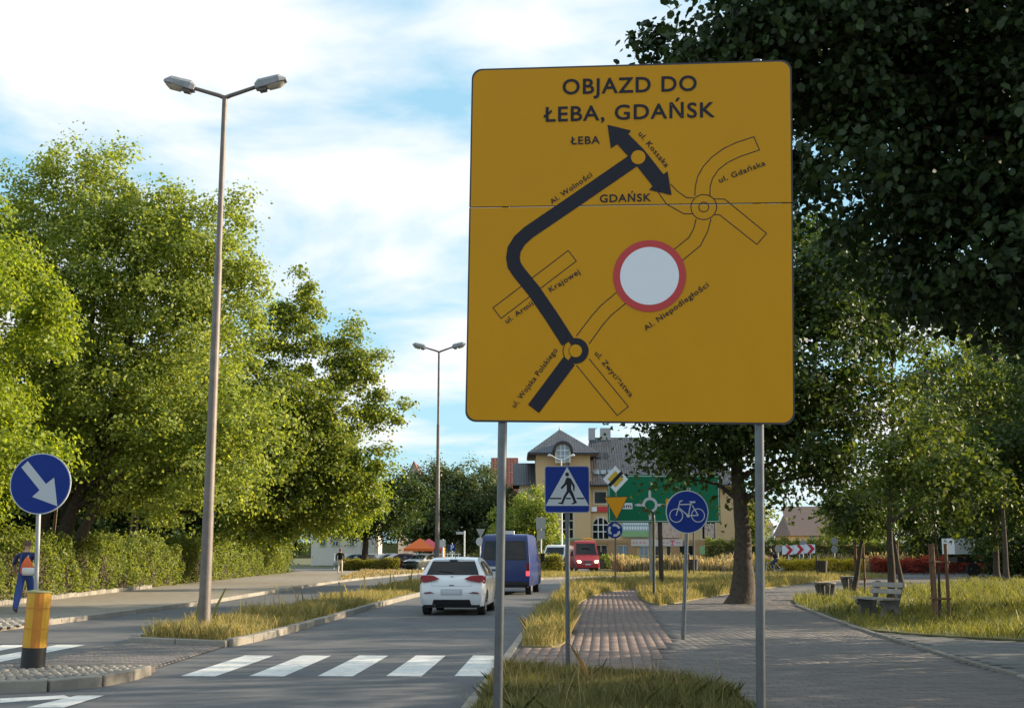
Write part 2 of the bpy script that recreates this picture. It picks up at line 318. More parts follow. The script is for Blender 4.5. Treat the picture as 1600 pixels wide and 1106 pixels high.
rk = smooth([(-1.2, 0), (-.75, 8), (-.44, 13.2), (-.13, 18.2), (.2, 24), (.63, 31.5), (1.69, 46.7), (3.0, 58), (5.5, 66), (9, 72), (14, 77), (22, 80), (40, 81)])      # right kerb
mr = smooth([(-4.9, 21.6), (-4.72, 23), (-4.45, 27), (-3.95, 38.3), (-3.13, 50.4), (-1.97, 63), (-.7, 68.6), (1.4, 72), (5.6, 77.2), (10, 81), (16, 84)])               # median, right side
ml = smooth([(-6.85, 22.6), (-6.75, 24), (-6.4, 31), (-6.05, 42), (-4.95, 60), (-3.7, 74), (-2, 84), (2, 89), (8, 89.5), (16, 84)])                                    # median, left side
lk = smooth([(-10.9, -10), (-10.75, 18), (-10.6, 26), (-10.2, 31), (-9.7, 38.3), (-9.6, 50.4), (-9.2, 69), (-7.6, 84), (-6, 96), (-7, 104)])                             # left road, far kerb
def stones(parent, line, width, height, z0, lab, length=1.0, inset=0, tmax=999):
    """kerb stones laid end to end along a line, each an object"""
    me = None; d = []; acc = 0; pts = [Vector((p[0], p[1])) for p in line]
    cum = [0]
    for i in range(1, len(pts)): cum.append(cum[-1] + (pts[i] - pts[i - 1]).length)
    def at(s):
        for i in range(1, len(pts)):
            if s <= cum[i]: t = (s - cum[i - 1]) / (cum[i] - cum[i - 1]); return pts[i - 1].lerp(pts[i], t)
        return pts[-1]
    b = bmesh.new(); bmesh.ops.create_cube(b, size=1)
    for v in b.verts: v.co = Vector((v.co.x * (length - .012), v.co.y * width, v.co.z * height))
    bmesh.ops.bevel(b, geom=b.edges[:], offset=.014, segments=1, affect='EDGES'); me = bpy.data.meshes.new('kerb_stone'); b.to_mesh(me); b.free(); me.materials.append(M['kerb'])
    s = 0; n = 0
    while s + length <= min(cum[-1], tmax):
        a, c = at(s), at(s + length); m_ = (a + c) / 2; dirv = (c - a)
        o = link('kerb_stone', me, parent); o.location = (m_.x - inset * dirv.y / length, m_.y + inset * dirv.x / length, z0 + height / 2 + random.uniform(-.006, .006)); o.rotation_euler = (random.uniform(-.015, .015), 0, math.atan2(dirv.y, dirv.x) + random.uniform(-.01, .01)); o.scale = (dirv.length / length, 1, 1)
        s += length; n += 1
median = sheet('median', mr + ml[::-1][1:], .10, M['dryturf'], -.02)
stones(median, mr, .15, .20, -.06, '', 1.0); stones(median, ml, .15, .19, -.06, '', 1.0, tmax=70)
stones(median, [(-6.9, 22.55), (-5.9, 22.05), (-4.85, 21.55)], .15, .17, -.06, '', 1.1)
# left pavement with its kerb and the dropped cobbles
lwalk = sheet('left_pavement', lk + [(-18, 104), (-18, -10)], .06, M['walk'], -.02)
stones(lwalk, lk[13:], .15, .17, -.05, '', 1.0, tmax=95)
sheet('left_park_ground', [(-200, -10), (-15.6, -10), (-15.6, 36), (-16.4, 60), (-17.4, 104), (-200, 104)], .075, M['soil'], -.02)
lv = [(-9.4, 68), (-8.1, 82), (-6.2, 96), (-7.2, 103), (-12.5, 103), (-11.5, 88), (-10.6, 76)]
sheet('left_verge', lv, .066, M['dryturf'])
# right pavement
rwalk_poly = rk + [(60, 81), (60, -10), (-1.6, -10)]
rwalk = sheet('right_pavement', rwalk_poly, .035, M['joint'], -.02)
stones(rwalk, rk[9:], .13, .12, -.06, '', 1.0, tmax=78)
verge = smooth([(.16, 20.9), (.75, 20.9), (1.05, 23), (1.29, 26), (1.65, 32), (2.08, 38.3), (3.0, 45), (3.9, 49), (5.4, 53.2)]) 
bp_r = smooth([(2.89, 22.67), (3.4, 29), (3.95, 36.2), (4.45, 43), (5.4, 53.2)])
vr_edge = smooth([(5.4, 53.2), (4.75, 47), (4.35, 41.8), (4.3, 38), (4.7, 37.4), (6.9, 43.5), (11.4, 54.7), (17.5, 68), (24, 77)])
rki = [p for p in rk if p[1] > 21]
verge_poly = verge[:] + vr_edge[1:] + [(p[0] + .14, p[1] - .06) for p in rki[::-1] if p[1] < 79.3]
sheet('right_verge', verge_poly, .075, M['dryturf'], .0)
fg_poly = [(-.38, 9), (-.32, 13.2), (-.16, 16.0), (.3, 16.5), (.8, 16.6), (1.25, 16.2), (1.65, 15.7), (2.1, 14.9), (2.35, 13.9), (2.4, 12.5), (2.3, 9)]
sheet('foreground_turf', fg_poly, .07, M['turf'], .0)
park_edge = smooth([(6.2, 6), (6.47, 15.8), (6.75, 20.3), (7.07, 24.6), (7.6, 29.5), (8.5, 37.4)])
park_poly = [(7.25, 24.9), (7.84, 23.5), (9.1, 22.2), (12, 20.6), (40, 14), (60, 30), (60, 76), (36, 74), (24, 64), (17, 55.5), (13.2, 49.5), (11, 45), (9.2, 41), (8.6, 38)] + [p for p in park_edge[::-1] if 25.2 < p[1] < 37.3]
sheet('park_lawn', [(p[0] + .08, p[1]) for p in park_poly], .075, M['turf'], .0)
park_kerb = sheet('park_edging', [(p[0] - .03, p[1]) for p in park_edge] + [(p[0] + .03, p[1]) for p in park_edge[::-1]], .05, M['kerb'], .0)
stones(park_kerb, park_edge, .08, .14, -.05, '', 1.0)
# pavers: the nearest are single objects, the rest one mesh of real blocks
def pavers(parent, polyf, x0, x1, y0, y1, lx, ly, z, m, name, skew=0.0, nsingle=260, excl=(), bond=True):
    sp = []; iy = 0; y = y0
    while y < y1:
        x = x0 + (lx / 2 if bond and iy % 2 else 0)
        while x < x1: sp.append((x + (y - y0) * skew, y)); x += lx
        y += ly; iy += 1
    a = np.array(sp); k = in_poly(a[:, 0], a[:, 1], polyf)
    for e in excl: k &= ~in_poly(a[:, 0], a[:, 1], e)
    k &= (np.abs(a[:, 0]) < a[:, 1] * .44 + .6); a = a[k]
    vis = (a[:, 0] - a[:, 1] * .40 < 0) & (a[:, 1] > 13.2)
    order = np.argsort(np.where(vis, a[:, 1], 1e3)); single = order[:nsingle]; rest = order[nsingle:]
    g = .006; hx, hy = lx / 2 - g / 2, ly / 2 - g / 2; ht = .009; bv = .004
    box = np.array([(-hx, -hy, 0), (hx, -hy, 0), (hx, hy, 0), (-hx, hy, 0), (-hx + bv, -hy + bv, ht), (hx - bv, -hy + bv, ht), (hx - bv, hy - bv, ht), (-hx + bv, hy - bv, ht)])
    fc = [(4, 5, 6, 7), (0, 1, 5, 4), (1, 2, 6, 5), (2, 3, 7, 6), (3, 0, 4, 7)]
    me = bpy.data.meshes.new(name); me.from_pydata([tuple(p) for p in box], [], fc); me.materials.append(m)
    for i in single:
        o = link(name, me, parent); o.location = (a[i, 0], a[i, 1], z + random.uniform(-.002, .002)); o.rotation_euler = (random.uniform(-.006, .006), random.uniform(-.006, .006), random.uniform(-.01, .01))
    n = len(rest); c = np.concatenate([a[rest], np.full((n, 1), z) + rng.uniform(-.002, .002, (n, 1))], 1)
    vs = (c[:, None, :] + box[None]).reshape(-1, 3); fs = (np.arange(n)[:, None, None] * 8 + np.array(fc)[None]).reshape(-1, 4)
    me2 = bpy.data.meshes.new(name + '_field'); me2.vertices.add(len(vs)); me2.vertices.foreach_set('co', vs.astype(np.float32).ravel())
    me2.loops.add(fs.size); me2.loops.foreach_set('vertex_index', fs.astype(np.int32).ravel()); me2.polygons.add(len(fs))
    me2.polygons.foreach_set('loop_start', np.arange(0, fs.size, 4, dtype=np.int32)); me2.polygons.foreach_set('loop_total', np.full(len(fs), 4, dtype=np.int32)); me2.update(calc_edges=True); me2.materials.append(m)
    o = link(name + '_field', me2, parent); o['kind'] = 'stuff'
bike_poly = [(-.1, 16.75), (1.95, 16.75), (2.3, 19.6), (2.89, 22.67)] + bp_r[1:] + verge[::-1] + [(.1, 20.6), (-.02, 18)]
sw_poly = [(2.02, 12.5), (2.0, 16.75), (2.35, 19.6), (2.94, 22.67)] + [(p[0] + .05, p[1]) for p in bp_r[1:] if p[1] < 37] + [(4.3, 37.3), (6.9, 43.4), (11.4, 54.6), (13.5, 50), (11, 45.5), (8.9, 40.5), (8.5, 38)] + [(p[0] - .06, p[1]) for p in park_edge[::-1]] + [(6.1, 8), (2.4, 8)]
side_poly = [(p[0] + .08, p[1]) for p in park_edge if p[1] < 24.7] + [(7.25, 24.7), (7.84, 23.3), (9.1, 22.0), (12, 20.4), (16, 19.4), (16, 6)]
pavers(rwalk, bike_poly, -1.0, 6, 16.75, 53, .16, .1, .04, M['brick'], 'brick_paver', .075, 290, (fg_poly,), bond=False)
pavers(rwalk, sw_poly, 1.9, 14, 12.6, 54, .3, .15, .038, M['paver'], 'paving_slab', .0, 290, (fg_poly,))
pavers(rwalk, side_poly, 6, 14, 14, 25, .6, .2, .04, M['slate'], 'path_slab', 0, 150)
# crossing stripes and lane paint
def paint(pts, z=.004, name='crossing_stripe'):
    b = MB(); b.add([(p[0], p[1], z) for p in pts], [tuple(range(len(pts)))]); return b.obj(name, M['paint'], road)
sk = .045
for i in range(5):
    x0 = -4.38 + i * .905
    paint([(x0, 16.55), (x0 + .47, 16.5), (x0 + .47 + 3.2 * sk, 19.75), (x0 + 3.2 * sk, 19.8)])
for i in range(4):
    x0 = -8.15 - i * .95
    paint([(x0, 18.3), (x0 + .5, 18.3), (x0 + .62, 22.0), (x0 + .12, 22.0)])
paint([tuple(G(0, 1098)[:2]), tuple(G(0, 1091)[:2]), tuple(G(100, 1086)[:2]), tuple(G(112, 1090)[:2])], name='lane_marking')
paint([tuple(G(40, 1106)[:2]), tuple(G(120, 1087)[:2]), tuple(G(163, 1087)[:2]), tuple(G(100, 1106)[:2])], .008, name='lane_marking')
# refuge: cobbled island nose + block-paved gap between it and the median
isl = smooth([(-8.2, 14.2), (-6.6, 14.45), (-5.6, 14.7), (-5.05, 15.3), (-4.88, 16.2), (-4.9, 17.2)], 5)
isl_poly = isl + [(-5.3, 17.45), (-7, 17.6), (-8.3, 17.5)]
refuge = sheet('refuge_island', isl_poly, .085, M['joint'], -.02)
stones(refuge, isl, .14, .2, -.065, '', .7)
def cobbles(parent, poly, step, z, m, nmax, x0, x1, y0, y1, name='cobble_stone'):
    b = bmesh.new(); bmesh.ops.create_cube(b, size=1)
    for v in b.verts: v.co = Vector((v.co.x * step * .86, v.co.y * step * .86, v.co.z * .05))
    bmesh.ops.bevel(b, geom=[e for e in b.edges if e.calc_length() > .01], offset=.018, segments=1, affect='EDGES'); me = bpy.data.meshes.new(name); b.to_mesh(me); b.free(); me.materials.append(m)
    pts = [(x + random.uniform(-.012, .012) + (step / 2 if j % 2 else 0), y + random.uniform(-.012, .012)) for j, y in enumerate(np.arange(y0, y1, step)) for x in np.arange(x0, x1, step)]
    a = np.array(pts); a = a[in_poly(a[:, 0], a[:, 1], poly)]; random.shuffle(pts)
    a = a[np.argsort(a[:, 1])][:nmax]
    for p in a:
        o = link(name, me, parent); o.location = (p[0], p[1], z + random.uniform(-.008, .008)); o.rotation_euler = (random.uniform(-.08, .08), random.uniform(-.08, .08), random.uniform(-.2, .2)); sc_ = random.uniform(.85, 1.05); o.scale = (sc_, sc_, 1)
cobbles(refuge, [(-7.0, 14.6), (-5.7, 14.85), (-5.2, 15.4), (-5.02, 16.2), (-5.05, 17.1), (-7.2, 17.4)], .125, .07, M['cobble'], 300, -7.2, -5, 14.5, 17.4)
gap = sheet('crossing_gap', [(-5.0, 17.3), (-4.95, 21.5), (-6.9, 22.5), (-7.15, 17.6), (-5.3, 17.5)], .012, M['joint'])
pavers(gap, [(-5.05, 17.5), (-5.0, 21.5), (-6.85, 22.4), (-7.1, 17.7)], -7.2, -4.9, 17.55, 22.5, .2, .1, .014, M['paver'], 'block_paver', 0, 200)
dropped = sheet('dropped_crossing', [(-10.75, 18.5), (-10.5, 27), (-10.2, 30.6), (-12.0, 30.0), (-12.0, 18.5)], .07, M['joint'])
cobbles(dropped, [(-10.75, 20), (-10.5, 27), (-10.3, 30.2), (-12.0, 29.6), (-12.0, 20)], .2, .065, M['cobble'], 280, -12, -10.2, 23.4, 30.4, 'cobble_sett')

# ------------------------------------------------------------------ trees
def tree(name, label, base, h, tr, ell, n_clump, cl_r, per, leaf, lm, group=None, cat='tree', trunk_pts=None, limbs=36, bias=.42, droop=.35, six=False, flat=.65, bark=None, asp=.66, scat=1.75):
    t = thing(name, label, cat, base, 0, group); bx, by = base[0], base[1]
    ell = [tuple(e) for e in ell]; vol = np.array([(e[3] * e[4] * e[5]) ** .72 for e in ell]); vol = vol / vol.sum()
    idx = rng.choice(len(ell), n_clump, p=vol); E = np.array(ell)[idx]
    d = unit(rng.normal(0, 1, (n_clump, 3))); rad = rng.uniform(0, 1, n_clump) ** bias
    cc = E[:, :3] + d * rad[:, None] * E[:, 3:6]
    out = unit(d + np.array([0, 0, .25]))
    # trunk
    b = MB(); tp = trunk_pts or [(0, 0, -.1), (.05, .02, h * .25), (-.06, .05, h * .5), (.05, 0, h * .8)]
    tp = [Vector(p) for p in tp]; r = [tr * (1.25 if i == 0 else 1) * (1 - .82 * i / (len(tp) - 1)) for i in range(len(tp))]
    fine = []; fr = []
    for i in range(len(tp) - 1):
        for k in range(4): s = k / 4; fine.append(tp[i].lerp(tp[i + 1], s) + Vector((random.uniform(-1, 1), random.uniform(-1, 1), 0)) * tr * .12); fr.append(r[i] * (1 - s) + r[i + 1] * s)
    fine.append(tp[-1]); fr.append(r[-1]); fr[0] *= 1.25; b.tube(fine, fr, 10)
    for i in range(0, n_clump, max(1, n_clump // limbs)):
        c = Vector(cc[i]); zt = max(h * .18, min(c.z - .25 * (Vector((c.x, c.y)).length), h * .78)); k = min(range(len(fine)), key=lambda j: abs(fine[j].z - zt)); p0 = fine[k]
        m1 = p0.lerp(c, .45) + Vector((random.uniform(-.3, .3), random.uniform(-.3, .3), .08 * (c - p0).length)); r0 = min(fr[k] * .55, tr * .42)
        b.tube([p0, m1, c], [r0, r0 * .5, .012], 5, cap=False)
    b.obj('trunk', bark or M['bark'], t, world=False)
    nl = n_clump * per; ci = np.repeat(np.arange(n_clump), per); sz = cl_r * rng.uniform(.6, 1.25, n_clump)
    g = rng.normal(0, 1, (nl, 3)); g = unit(g) * (rng.uniform(0, 1, nl) ** .5 * np.where(rng.uniform(0, 1, nl) < .3, scat, 1))[:, None]; g[:, 2] *= .66
    c = cc[ci] + g * sz[ci][:, None]; c[:, 2] -= .25 * (g[:, 0] ** 2 + g[:, 1] ** 2) * sz[ci]
    o = unit(g * .8 + out[ci] * .5)
    link('crown', fastmesh('crown', leaves(c, o, leaf, .5, droop, asp, flat, six), 6 if six else 4, lm), t); return t
def copytree(src, label, loc, rz, sc_=1, group=None):
    r = src.copy(); COL.objects.link(r); r.location = loc; r.rotation_euler = (0, 0, rz); r.scale = (sc_,) * 3; r['label'] = label
    if group: r['group'] = group
    for ch in src.children:
        c = ch.copy(); COL.objects.link(c); c.parent = r
    return r
# left side
tree('maple_tree', 'bright leafy maple above the round blue keep-right sign', (-19.6, 38.5, 0), 14, .25, [(0, 0, 8.3, 5.1, 4.2, 5.4), (1, -.5, 4.5, 4.6, 3.5, 2.8)], 360, .9, 330, .165, M['lf_maple'], scat=1.4)
tree('broad_tree', 'tall airy tree with several leaning trunks rising behind the hedge', (-17.2, 46, 0), 19, .34, [(2.6, .5, 9.5, 5.2, 4.4, 6.4), (.8, 0, 14.4, 3.2, 2.6, 3.9), (4.8, 0, 12.6, 2.9, 2.4, 3.9), (-2.2, 0, 13.6, 2.1, 1.7, 3.2), (4.4, 0, 6, 4.4, 3.4, 3.4), (-1.6, 0, 8.5, 3.4, 3, 4.4)], 860, .75, 170, .16, M['lf_light'],
     trunk_pts=[(0, 0, -.1), (.3, 0, 2.0), (1.1, .2, 4.5), (2.2, .2, 8), (3.0, 0, 12)], limbs=60)
b = MB(); st = bpy.data.objects['broad_tree']
for q in ([(-.3, 0, 0), (-.35, .1, 3), (-.2, 0, 7), (-.6, 0, 12.5)], [(.1, .3, 0), (.4, .4, 4), (.9, .3, 8), (1.0, .2, 14)], [(.3, -.2, .3), (1.6, -.3, 3.2), (3.6, -.4, 5.6), (5.6, -.4, 8)]):
    b.tube(q, [.24, .19, .13, .04], 9)
b.obj('side_trunk', M['bark'], st, world=False)
tree('ash_tree', 'tall tree with two pointed tops right of the tree with leaning trunks', (-18.6, 63, 0), 17.5, .3, [(5.2, 0, 8, 4.6, 4, 6), (7.4, 0, 13.7, 1.5, 1.4, 3.1), (10.0, 2, 11.8, 1.6, 1.6, 2.9), (7.6, 1, 6.5, 3.4, 3, 4), (11.3, 2, 9.3, 1.6, 1.6, 1.2), (4.5, 0, 6, 4.4, 3.6, 4.4), (10, 1, 5.6, 2.6, 2.2, 2.6)], 640, .7, 170, .2, M['lf_mid'], limbs=50)
tree('lime_tree', 'low round bright tree spreading over the end of the hedge', (-18.9, 87, 0), 12.5, .28, [(4.6, -2, 7.2, 4.2, 4, 4.6), (6.6, -2, 5.6, 3.8, 3.4, 2.6)], 300, .9, 190, .21, M['lf_maple'], limbs=30)
tree('chestnut_tree', 'dark spreading tree on a short trunk beside the parked cars', (-12.9, 108, 0), 9.5, .32, [(.6, 0, 5.6, 5.2, 4.6, 3.2)], 120, 1.1, 200, .26, M['lf_dark'], limbs=20)
far1 = tree('grey_green_tree', 'large round grey green tree standing behind the orange tents', (-9.0, 138, 0), 12.3, .4, [(0, 0, 7.6, 4.6, 4.4, 4.6), (-1, 0, 5, 5, 4, 3)], 120, 1.2, 210, .3, M['lf_far'], limbs=14)
copytree(far1, 'large round grey green tree right behind the parking sign', (-5.2, 137, 0), 2.1, 1.0)
copytree(far1, 'smaller dark tree behind the blue van', (-1.2, 134, 0), 4.0, .78)
tree('silver_tree', 'small pale leafy tree between the blue van and the yellow building', (2.2, 113, 0), 7.6, .15, [(0, 0, 4.6, 2.7, 2.4, 3.1), (-2.2, 0, 3.6, 2.2, 2, 2.4)], 90, .8, 190, .24, M['lf_light'], limbs=12)
# spruce by the hedge
sp = thing('spruce_tree', 'blue green spruce with drooping branches behind the hedge', 'tree', (-18.6, 41, 0)); b = MB(); b.tube([(0, 0, 0), (0, 0, 5.6)], [.16, .02], 8); b.obj('trunk', M['bark'], sp, world=False)
cs = []; os_ = []
for k in range(150):
    z = .5 + 5 * (k / 150); a = k * 2.4; ln = 2.2 * (1 - k / 160) + .15
    for q in range(170):
        s = random.random() ** .7; wdt = (1 - s) * .35 + .05; off = random.uniform(-wdt, wdt)
        cs.append((math.cos(a) * ln * s - math.sin(a) * off, math.sin(a) * ln * s + math.cos(a) * off, z - .3 * s * ln * .6 + random.uniform(-.06, .03))); os_.append((math.cos(a), math.sin(a), .3))
link('crown', fastmesh('crown', leaves(np.array(cs), np.array(os_), .13, .6, .2, .22, .4), 4, M['lf_spruce']), sp)
# woods behind the hedge
wd = tree('woodland_tree', 'dark woodland tree filling the gap behind the leaning trunks', (-24, 62, 0), 10, .25, [(0, 0, 4.2, 5.4, 4.4, 4.2), (0, 0, 7, 4, 3.6, 3.4)], 190, 1.2, 170, .3, M['lf_dark'], 'dark woodland behind the hedge', limbs=10)
for k, (x_, y_, s_, lab) in enumerate(((-29, 74, 1.1, 'dark woodland tree behind the spruce'), (-24, 82, 1.0, 'dark woodland tree behind the two-topped tree'), (-21.5, 98, 1.0, 'dark woodland tree at the far end of the hedge'), (-31, 56, 1.05, 'dark woodland tree behind the bright maple'), (-33, 95, 1.3, 'dark woodland tree deep behind the hedge'))):
    copytree(wd, lab, (x_, y_, 0), k * 1.3 + .5, s_)
# thin pale stems seen under the left crowns
for px_, ys_, lab in ((79, 49, 'slim pale sapling trunk left of the leaning trunks'), (200, 59, 'pair of slim pale stems right of the leaning trunks')):
    p = P(px_, 862, ys_); t = thing('sapling', lab, 'tree', (p.x, ys_, 0)); b = MB(); b.tube([(0, 0, 0), (.05, 0, 2), (.25, 0, 5.5)], [.09, .07, .03], 7); b.tube([(.12, 0, 0), (.3, 0, 2.2), (.6, 0, 5)], [.07, .05, .02], 7); b.obj('trunk', mat('sapling_bark', (.22, .14, .09), .9, var=.2), t, world=False)
    c = np.array([.3, 0, 4.8]) + rng.normal(0, .6, (900, 3)); link('crown', fastmesh('crown', leaves(c, unit(rng.normal(0, 1, (900, 3))), .15), 4, M['lf_mid']), t)
# hedge
def hedge(name, label, line, wid, hgt, n, leaf, lm, z=.07, cat='hedge', wob=.12, kind=None, group=None):
    t = thing(name, label, cat, (line[0][0], line[0][1], z), 0, group); pts = [Vector((p[0], p[1])) for p in line]; cum = [0]
    for i in range(1, len(pts)): cum.append(cum[-1] + (pts[i] - pts[i - 1]).length)
    s = rng.uniform(0, cum[-1], n); i = np.clip(np.searchsorted(cum, s) - 1, 0, len(pts) - 2); A = np.array([tuple(p) for p in pts]); C = np.array(cum)
    f = (s - C[i]) / (C[i + 1] - C[i]); xy = A[i] + (A[i + 1] - A[i]) * f[:, None]; dr = unit(np.concatenate([A[i + 1] - A[i], np.zeros((n, 1))], 1)); nr = np.stack([dr[:, 1], -dr[:, 0], 0 * s], 1)
    a = rng.uniform(0, 1, n); top = a < .42; side = np.where(rng.uniform(0, 1, n) < .72, 1, -1)
    hw = wid / 2 * (1 + wob * np.sin(s * 1.9) + wob * np.sin(s * 4.3 + 1)); hh = hgt * (1 + wob * .8 * np.sin(s * 1.3 + 2) * np.sin(s * .47) + wob * .6 * np.sin(s * 5.1))
    lat = np.where(top, rng.uniform(-1, 1, n), side * (1 - rng.exponential(.12, n))) * hw; zz = np.where(top, hh * (1 - rng.exponential(.05, n)), hh * rng.uniform(0, 1, n) ** .8)
    zz = np.clip(zz + rng.normal(0, .05, n) + np.where(top, rng.exponential(.06, n) * hgt * .5, 0), .02, None); lat = lat * (.8 + .2 * np.sin(np.clip(zz / hgt, 0, 1) * 2.6)) + .1 * wid * np.sin(s * 2.7 + zz * 3); c = np.concatenate([xy, np.zeros((n, 1))], 1) + nr * lat[:, None]; c[:, 2] = zz; c[:, :2] -= np.array(line[0][:2]); c += rng.normal(0, .05, (n, 3)); c[:, 2] = np.maximum(c[:, 2], .015)
    o = unit(np.where(top[:, None], np.array([[0, 0, 1.]]), nr * side[:, None] + np.array([[0, 0, .3]])))
    link('foliage', fastmesh('foliage', leaves(c, o, leaf, .25, .1, .6, .6), 4, lm), t)
    b = MB()
    for k in range(len(pts) - 1):
        m_ = (pts[k] + pts[k + 1]) / 2; d = pts[k + 1] - pts[k]; b.box((m_.x - line[0][0], m_.y - line[0][1], hgt * .42), (d.length, wid * .62, hgt * .8), math.atan2(d.y, d.x))
    b.obj('branches', M['bark'], t, world=False); return t
hedge('hedge', 'long leafy clipped hedge along the left pavement', [(-16.0, 28), (-16.2, 36), (-16.55, 44), (-16.9, 54), (-17.2, 66), (-17.6, 82), (-17.8, 94)], 1.8, 1.85, 120000, .12, M['lf_hedge'], wob=.2)
hedge('low_hedge', 'low clipped hedge in front of the parked cars', [(-14.6, 104.6), (-12, 104.9), (-9.6, 105.2)], 1.2, .85, 5200, .14, M['lf_low'])
# stone edging under the hedge
edge = [(-14.9, 28), (-15.1, 36), (-15.45, 44), (-15.8, 54)]
ep = [Vector(p) for p in smooth(edge, 30)]; emb = bpy.data.meshes.new('edging_stone'); bb = bmesh.new(); bmesh.ops.create_cube(bb, size=1); bmesh.ops.bevel(bb, geom=bb.edges[:], offset=.12, segments=1, affect='EDGES'); bb.to_mesh(emb); bb.free(); emb.materials.append(M['kerb'])
for i in range(len(ep) - 1):
    o = link('edging_stone', emb, lwalk); o.location = ((ep[i].x + ep[i + 1].x) / 2, (ep[i].y + ep[i + 1].y) / 2, .12 + random.uniform(-.02, .02)); o.scale = (.2, (ep[i + 1] - ep[i]).length * .92, random.uniform(.14, .2)); o.rotation_euler = (random.uniform(-.08, .08), 0, random.uniform(-.1, .1))
# right side
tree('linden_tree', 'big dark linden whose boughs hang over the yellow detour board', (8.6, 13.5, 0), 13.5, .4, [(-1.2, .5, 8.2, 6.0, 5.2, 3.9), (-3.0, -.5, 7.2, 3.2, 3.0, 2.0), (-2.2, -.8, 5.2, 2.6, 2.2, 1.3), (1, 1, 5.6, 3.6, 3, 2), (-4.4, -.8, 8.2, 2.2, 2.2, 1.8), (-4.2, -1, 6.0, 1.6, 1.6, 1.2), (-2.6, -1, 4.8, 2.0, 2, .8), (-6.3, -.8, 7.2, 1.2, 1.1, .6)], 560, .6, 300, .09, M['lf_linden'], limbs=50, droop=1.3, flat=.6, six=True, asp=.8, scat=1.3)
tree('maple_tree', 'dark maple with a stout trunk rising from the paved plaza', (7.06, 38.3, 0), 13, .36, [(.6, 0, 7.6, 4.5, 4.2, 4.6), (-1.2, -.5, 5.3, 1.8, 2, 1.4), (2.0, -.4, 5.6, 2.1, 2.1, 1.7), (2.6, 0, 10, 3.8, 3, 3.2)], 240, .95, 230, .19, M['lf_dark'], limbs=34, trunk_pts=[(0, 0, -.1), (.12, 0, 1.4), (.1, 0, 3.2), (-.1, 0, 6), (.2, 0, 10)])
tree('young_tree', 'slender straight young tree with feathery branches behind the bench', (11.73, 38.3, 0), 11.5, .12, [(.6, 0, 7.6, 3.8, 3.2, 4.0), (1.8, 0, 4.4, 2.6, 2.2, 1.1)], 110, .6, 75, .13, M['lf_young'], limbs=70, trunk_pts=[(0, 0, -.1), (.05, 0, 2.5), (.3, 0, 5.5), (.45, 0, 10.5)])
for k, (x_, y_, s_, lab) in enumerate(((36, 100, 1.2, 'dark tree mass behind the white trailer cab end'), (46, 97, 1.25, 'dark tree mass behind the middle of the white trailer'), (55, 90, 1.2, 'dark tree mass at the far end of the white trailer'), (33, 78, .8, 'dark bushy tree before the white trailer'))):
    copytree(wd, lab, (x_, y_, 0), k * 1.7 + .9, s_, 'dark trees behind the trailer')
ball = tree('ball_tree', 'small round dark tree leaning beside its wooden stakes', (13.2, 46, 0), 4.6, .1, [(0, 0, 3.3, 1.7, 1.6, 1.35)], 60, .5, 170, .13, M['lf_dark'], 'small round trees along the lawn path', limbs=14, trunk_pts=[(-.55, 0, -.05), (-.2, 0, 1.6), (0, 0, 2.6), (0, 0, 3.8)])
copytree(ball, 'small round dark tree with an upright stem near the plaza path', (15.6, 50.5, 0), 1.9, 1.05, 'small round trees along the lawn path')
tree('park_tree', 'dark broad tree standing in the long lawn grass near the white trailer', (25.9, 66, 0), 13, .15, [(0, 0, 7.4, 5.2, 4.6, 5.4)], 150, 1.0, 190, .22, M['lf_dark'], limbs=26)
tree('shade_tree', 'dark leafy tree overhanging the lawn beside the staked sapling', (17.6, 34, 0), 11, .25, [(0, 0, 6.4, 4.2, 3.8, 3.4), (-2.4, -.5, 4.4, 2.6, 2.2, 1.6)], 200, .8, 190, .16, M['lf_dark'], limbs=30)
tree('back_tree', 'yellow green sunlit tree behind the feathery young tree', (24, 60, 0), 15, .12, [(0, 0, 9.5, 4.4, 4, 5)], 130, 1.0, 180, .22, M['lf_young'], limbs=20)
tree('unseen_linden_tree', 'tall unseen park tree right of the lawn path, low crown made heavy for shade', (20, 21, 0), 14, .35, [(0, -2, 5.0, 5.5, 7.5, 2.0)] * 3 + [(0, 1, 9.5, 4.5, 7, 3.8)], 190, 1.15, 110, .27, M['lf_dark'], limbs=16)  # out of view; dense low crown shades the pavement, sparse top streaks the road
tree('unseen_lawn_tree', 'open crowned unseen park tree beyond the lawn, added to shade the road', (29, 35, 0), 13, .3, [(0, 0, 8.5, 4.5, 6, 4)], 48, 1.3, 120, .28, M['lf_dark'], limbs=16)  # out of view, added for patchy shade on the road

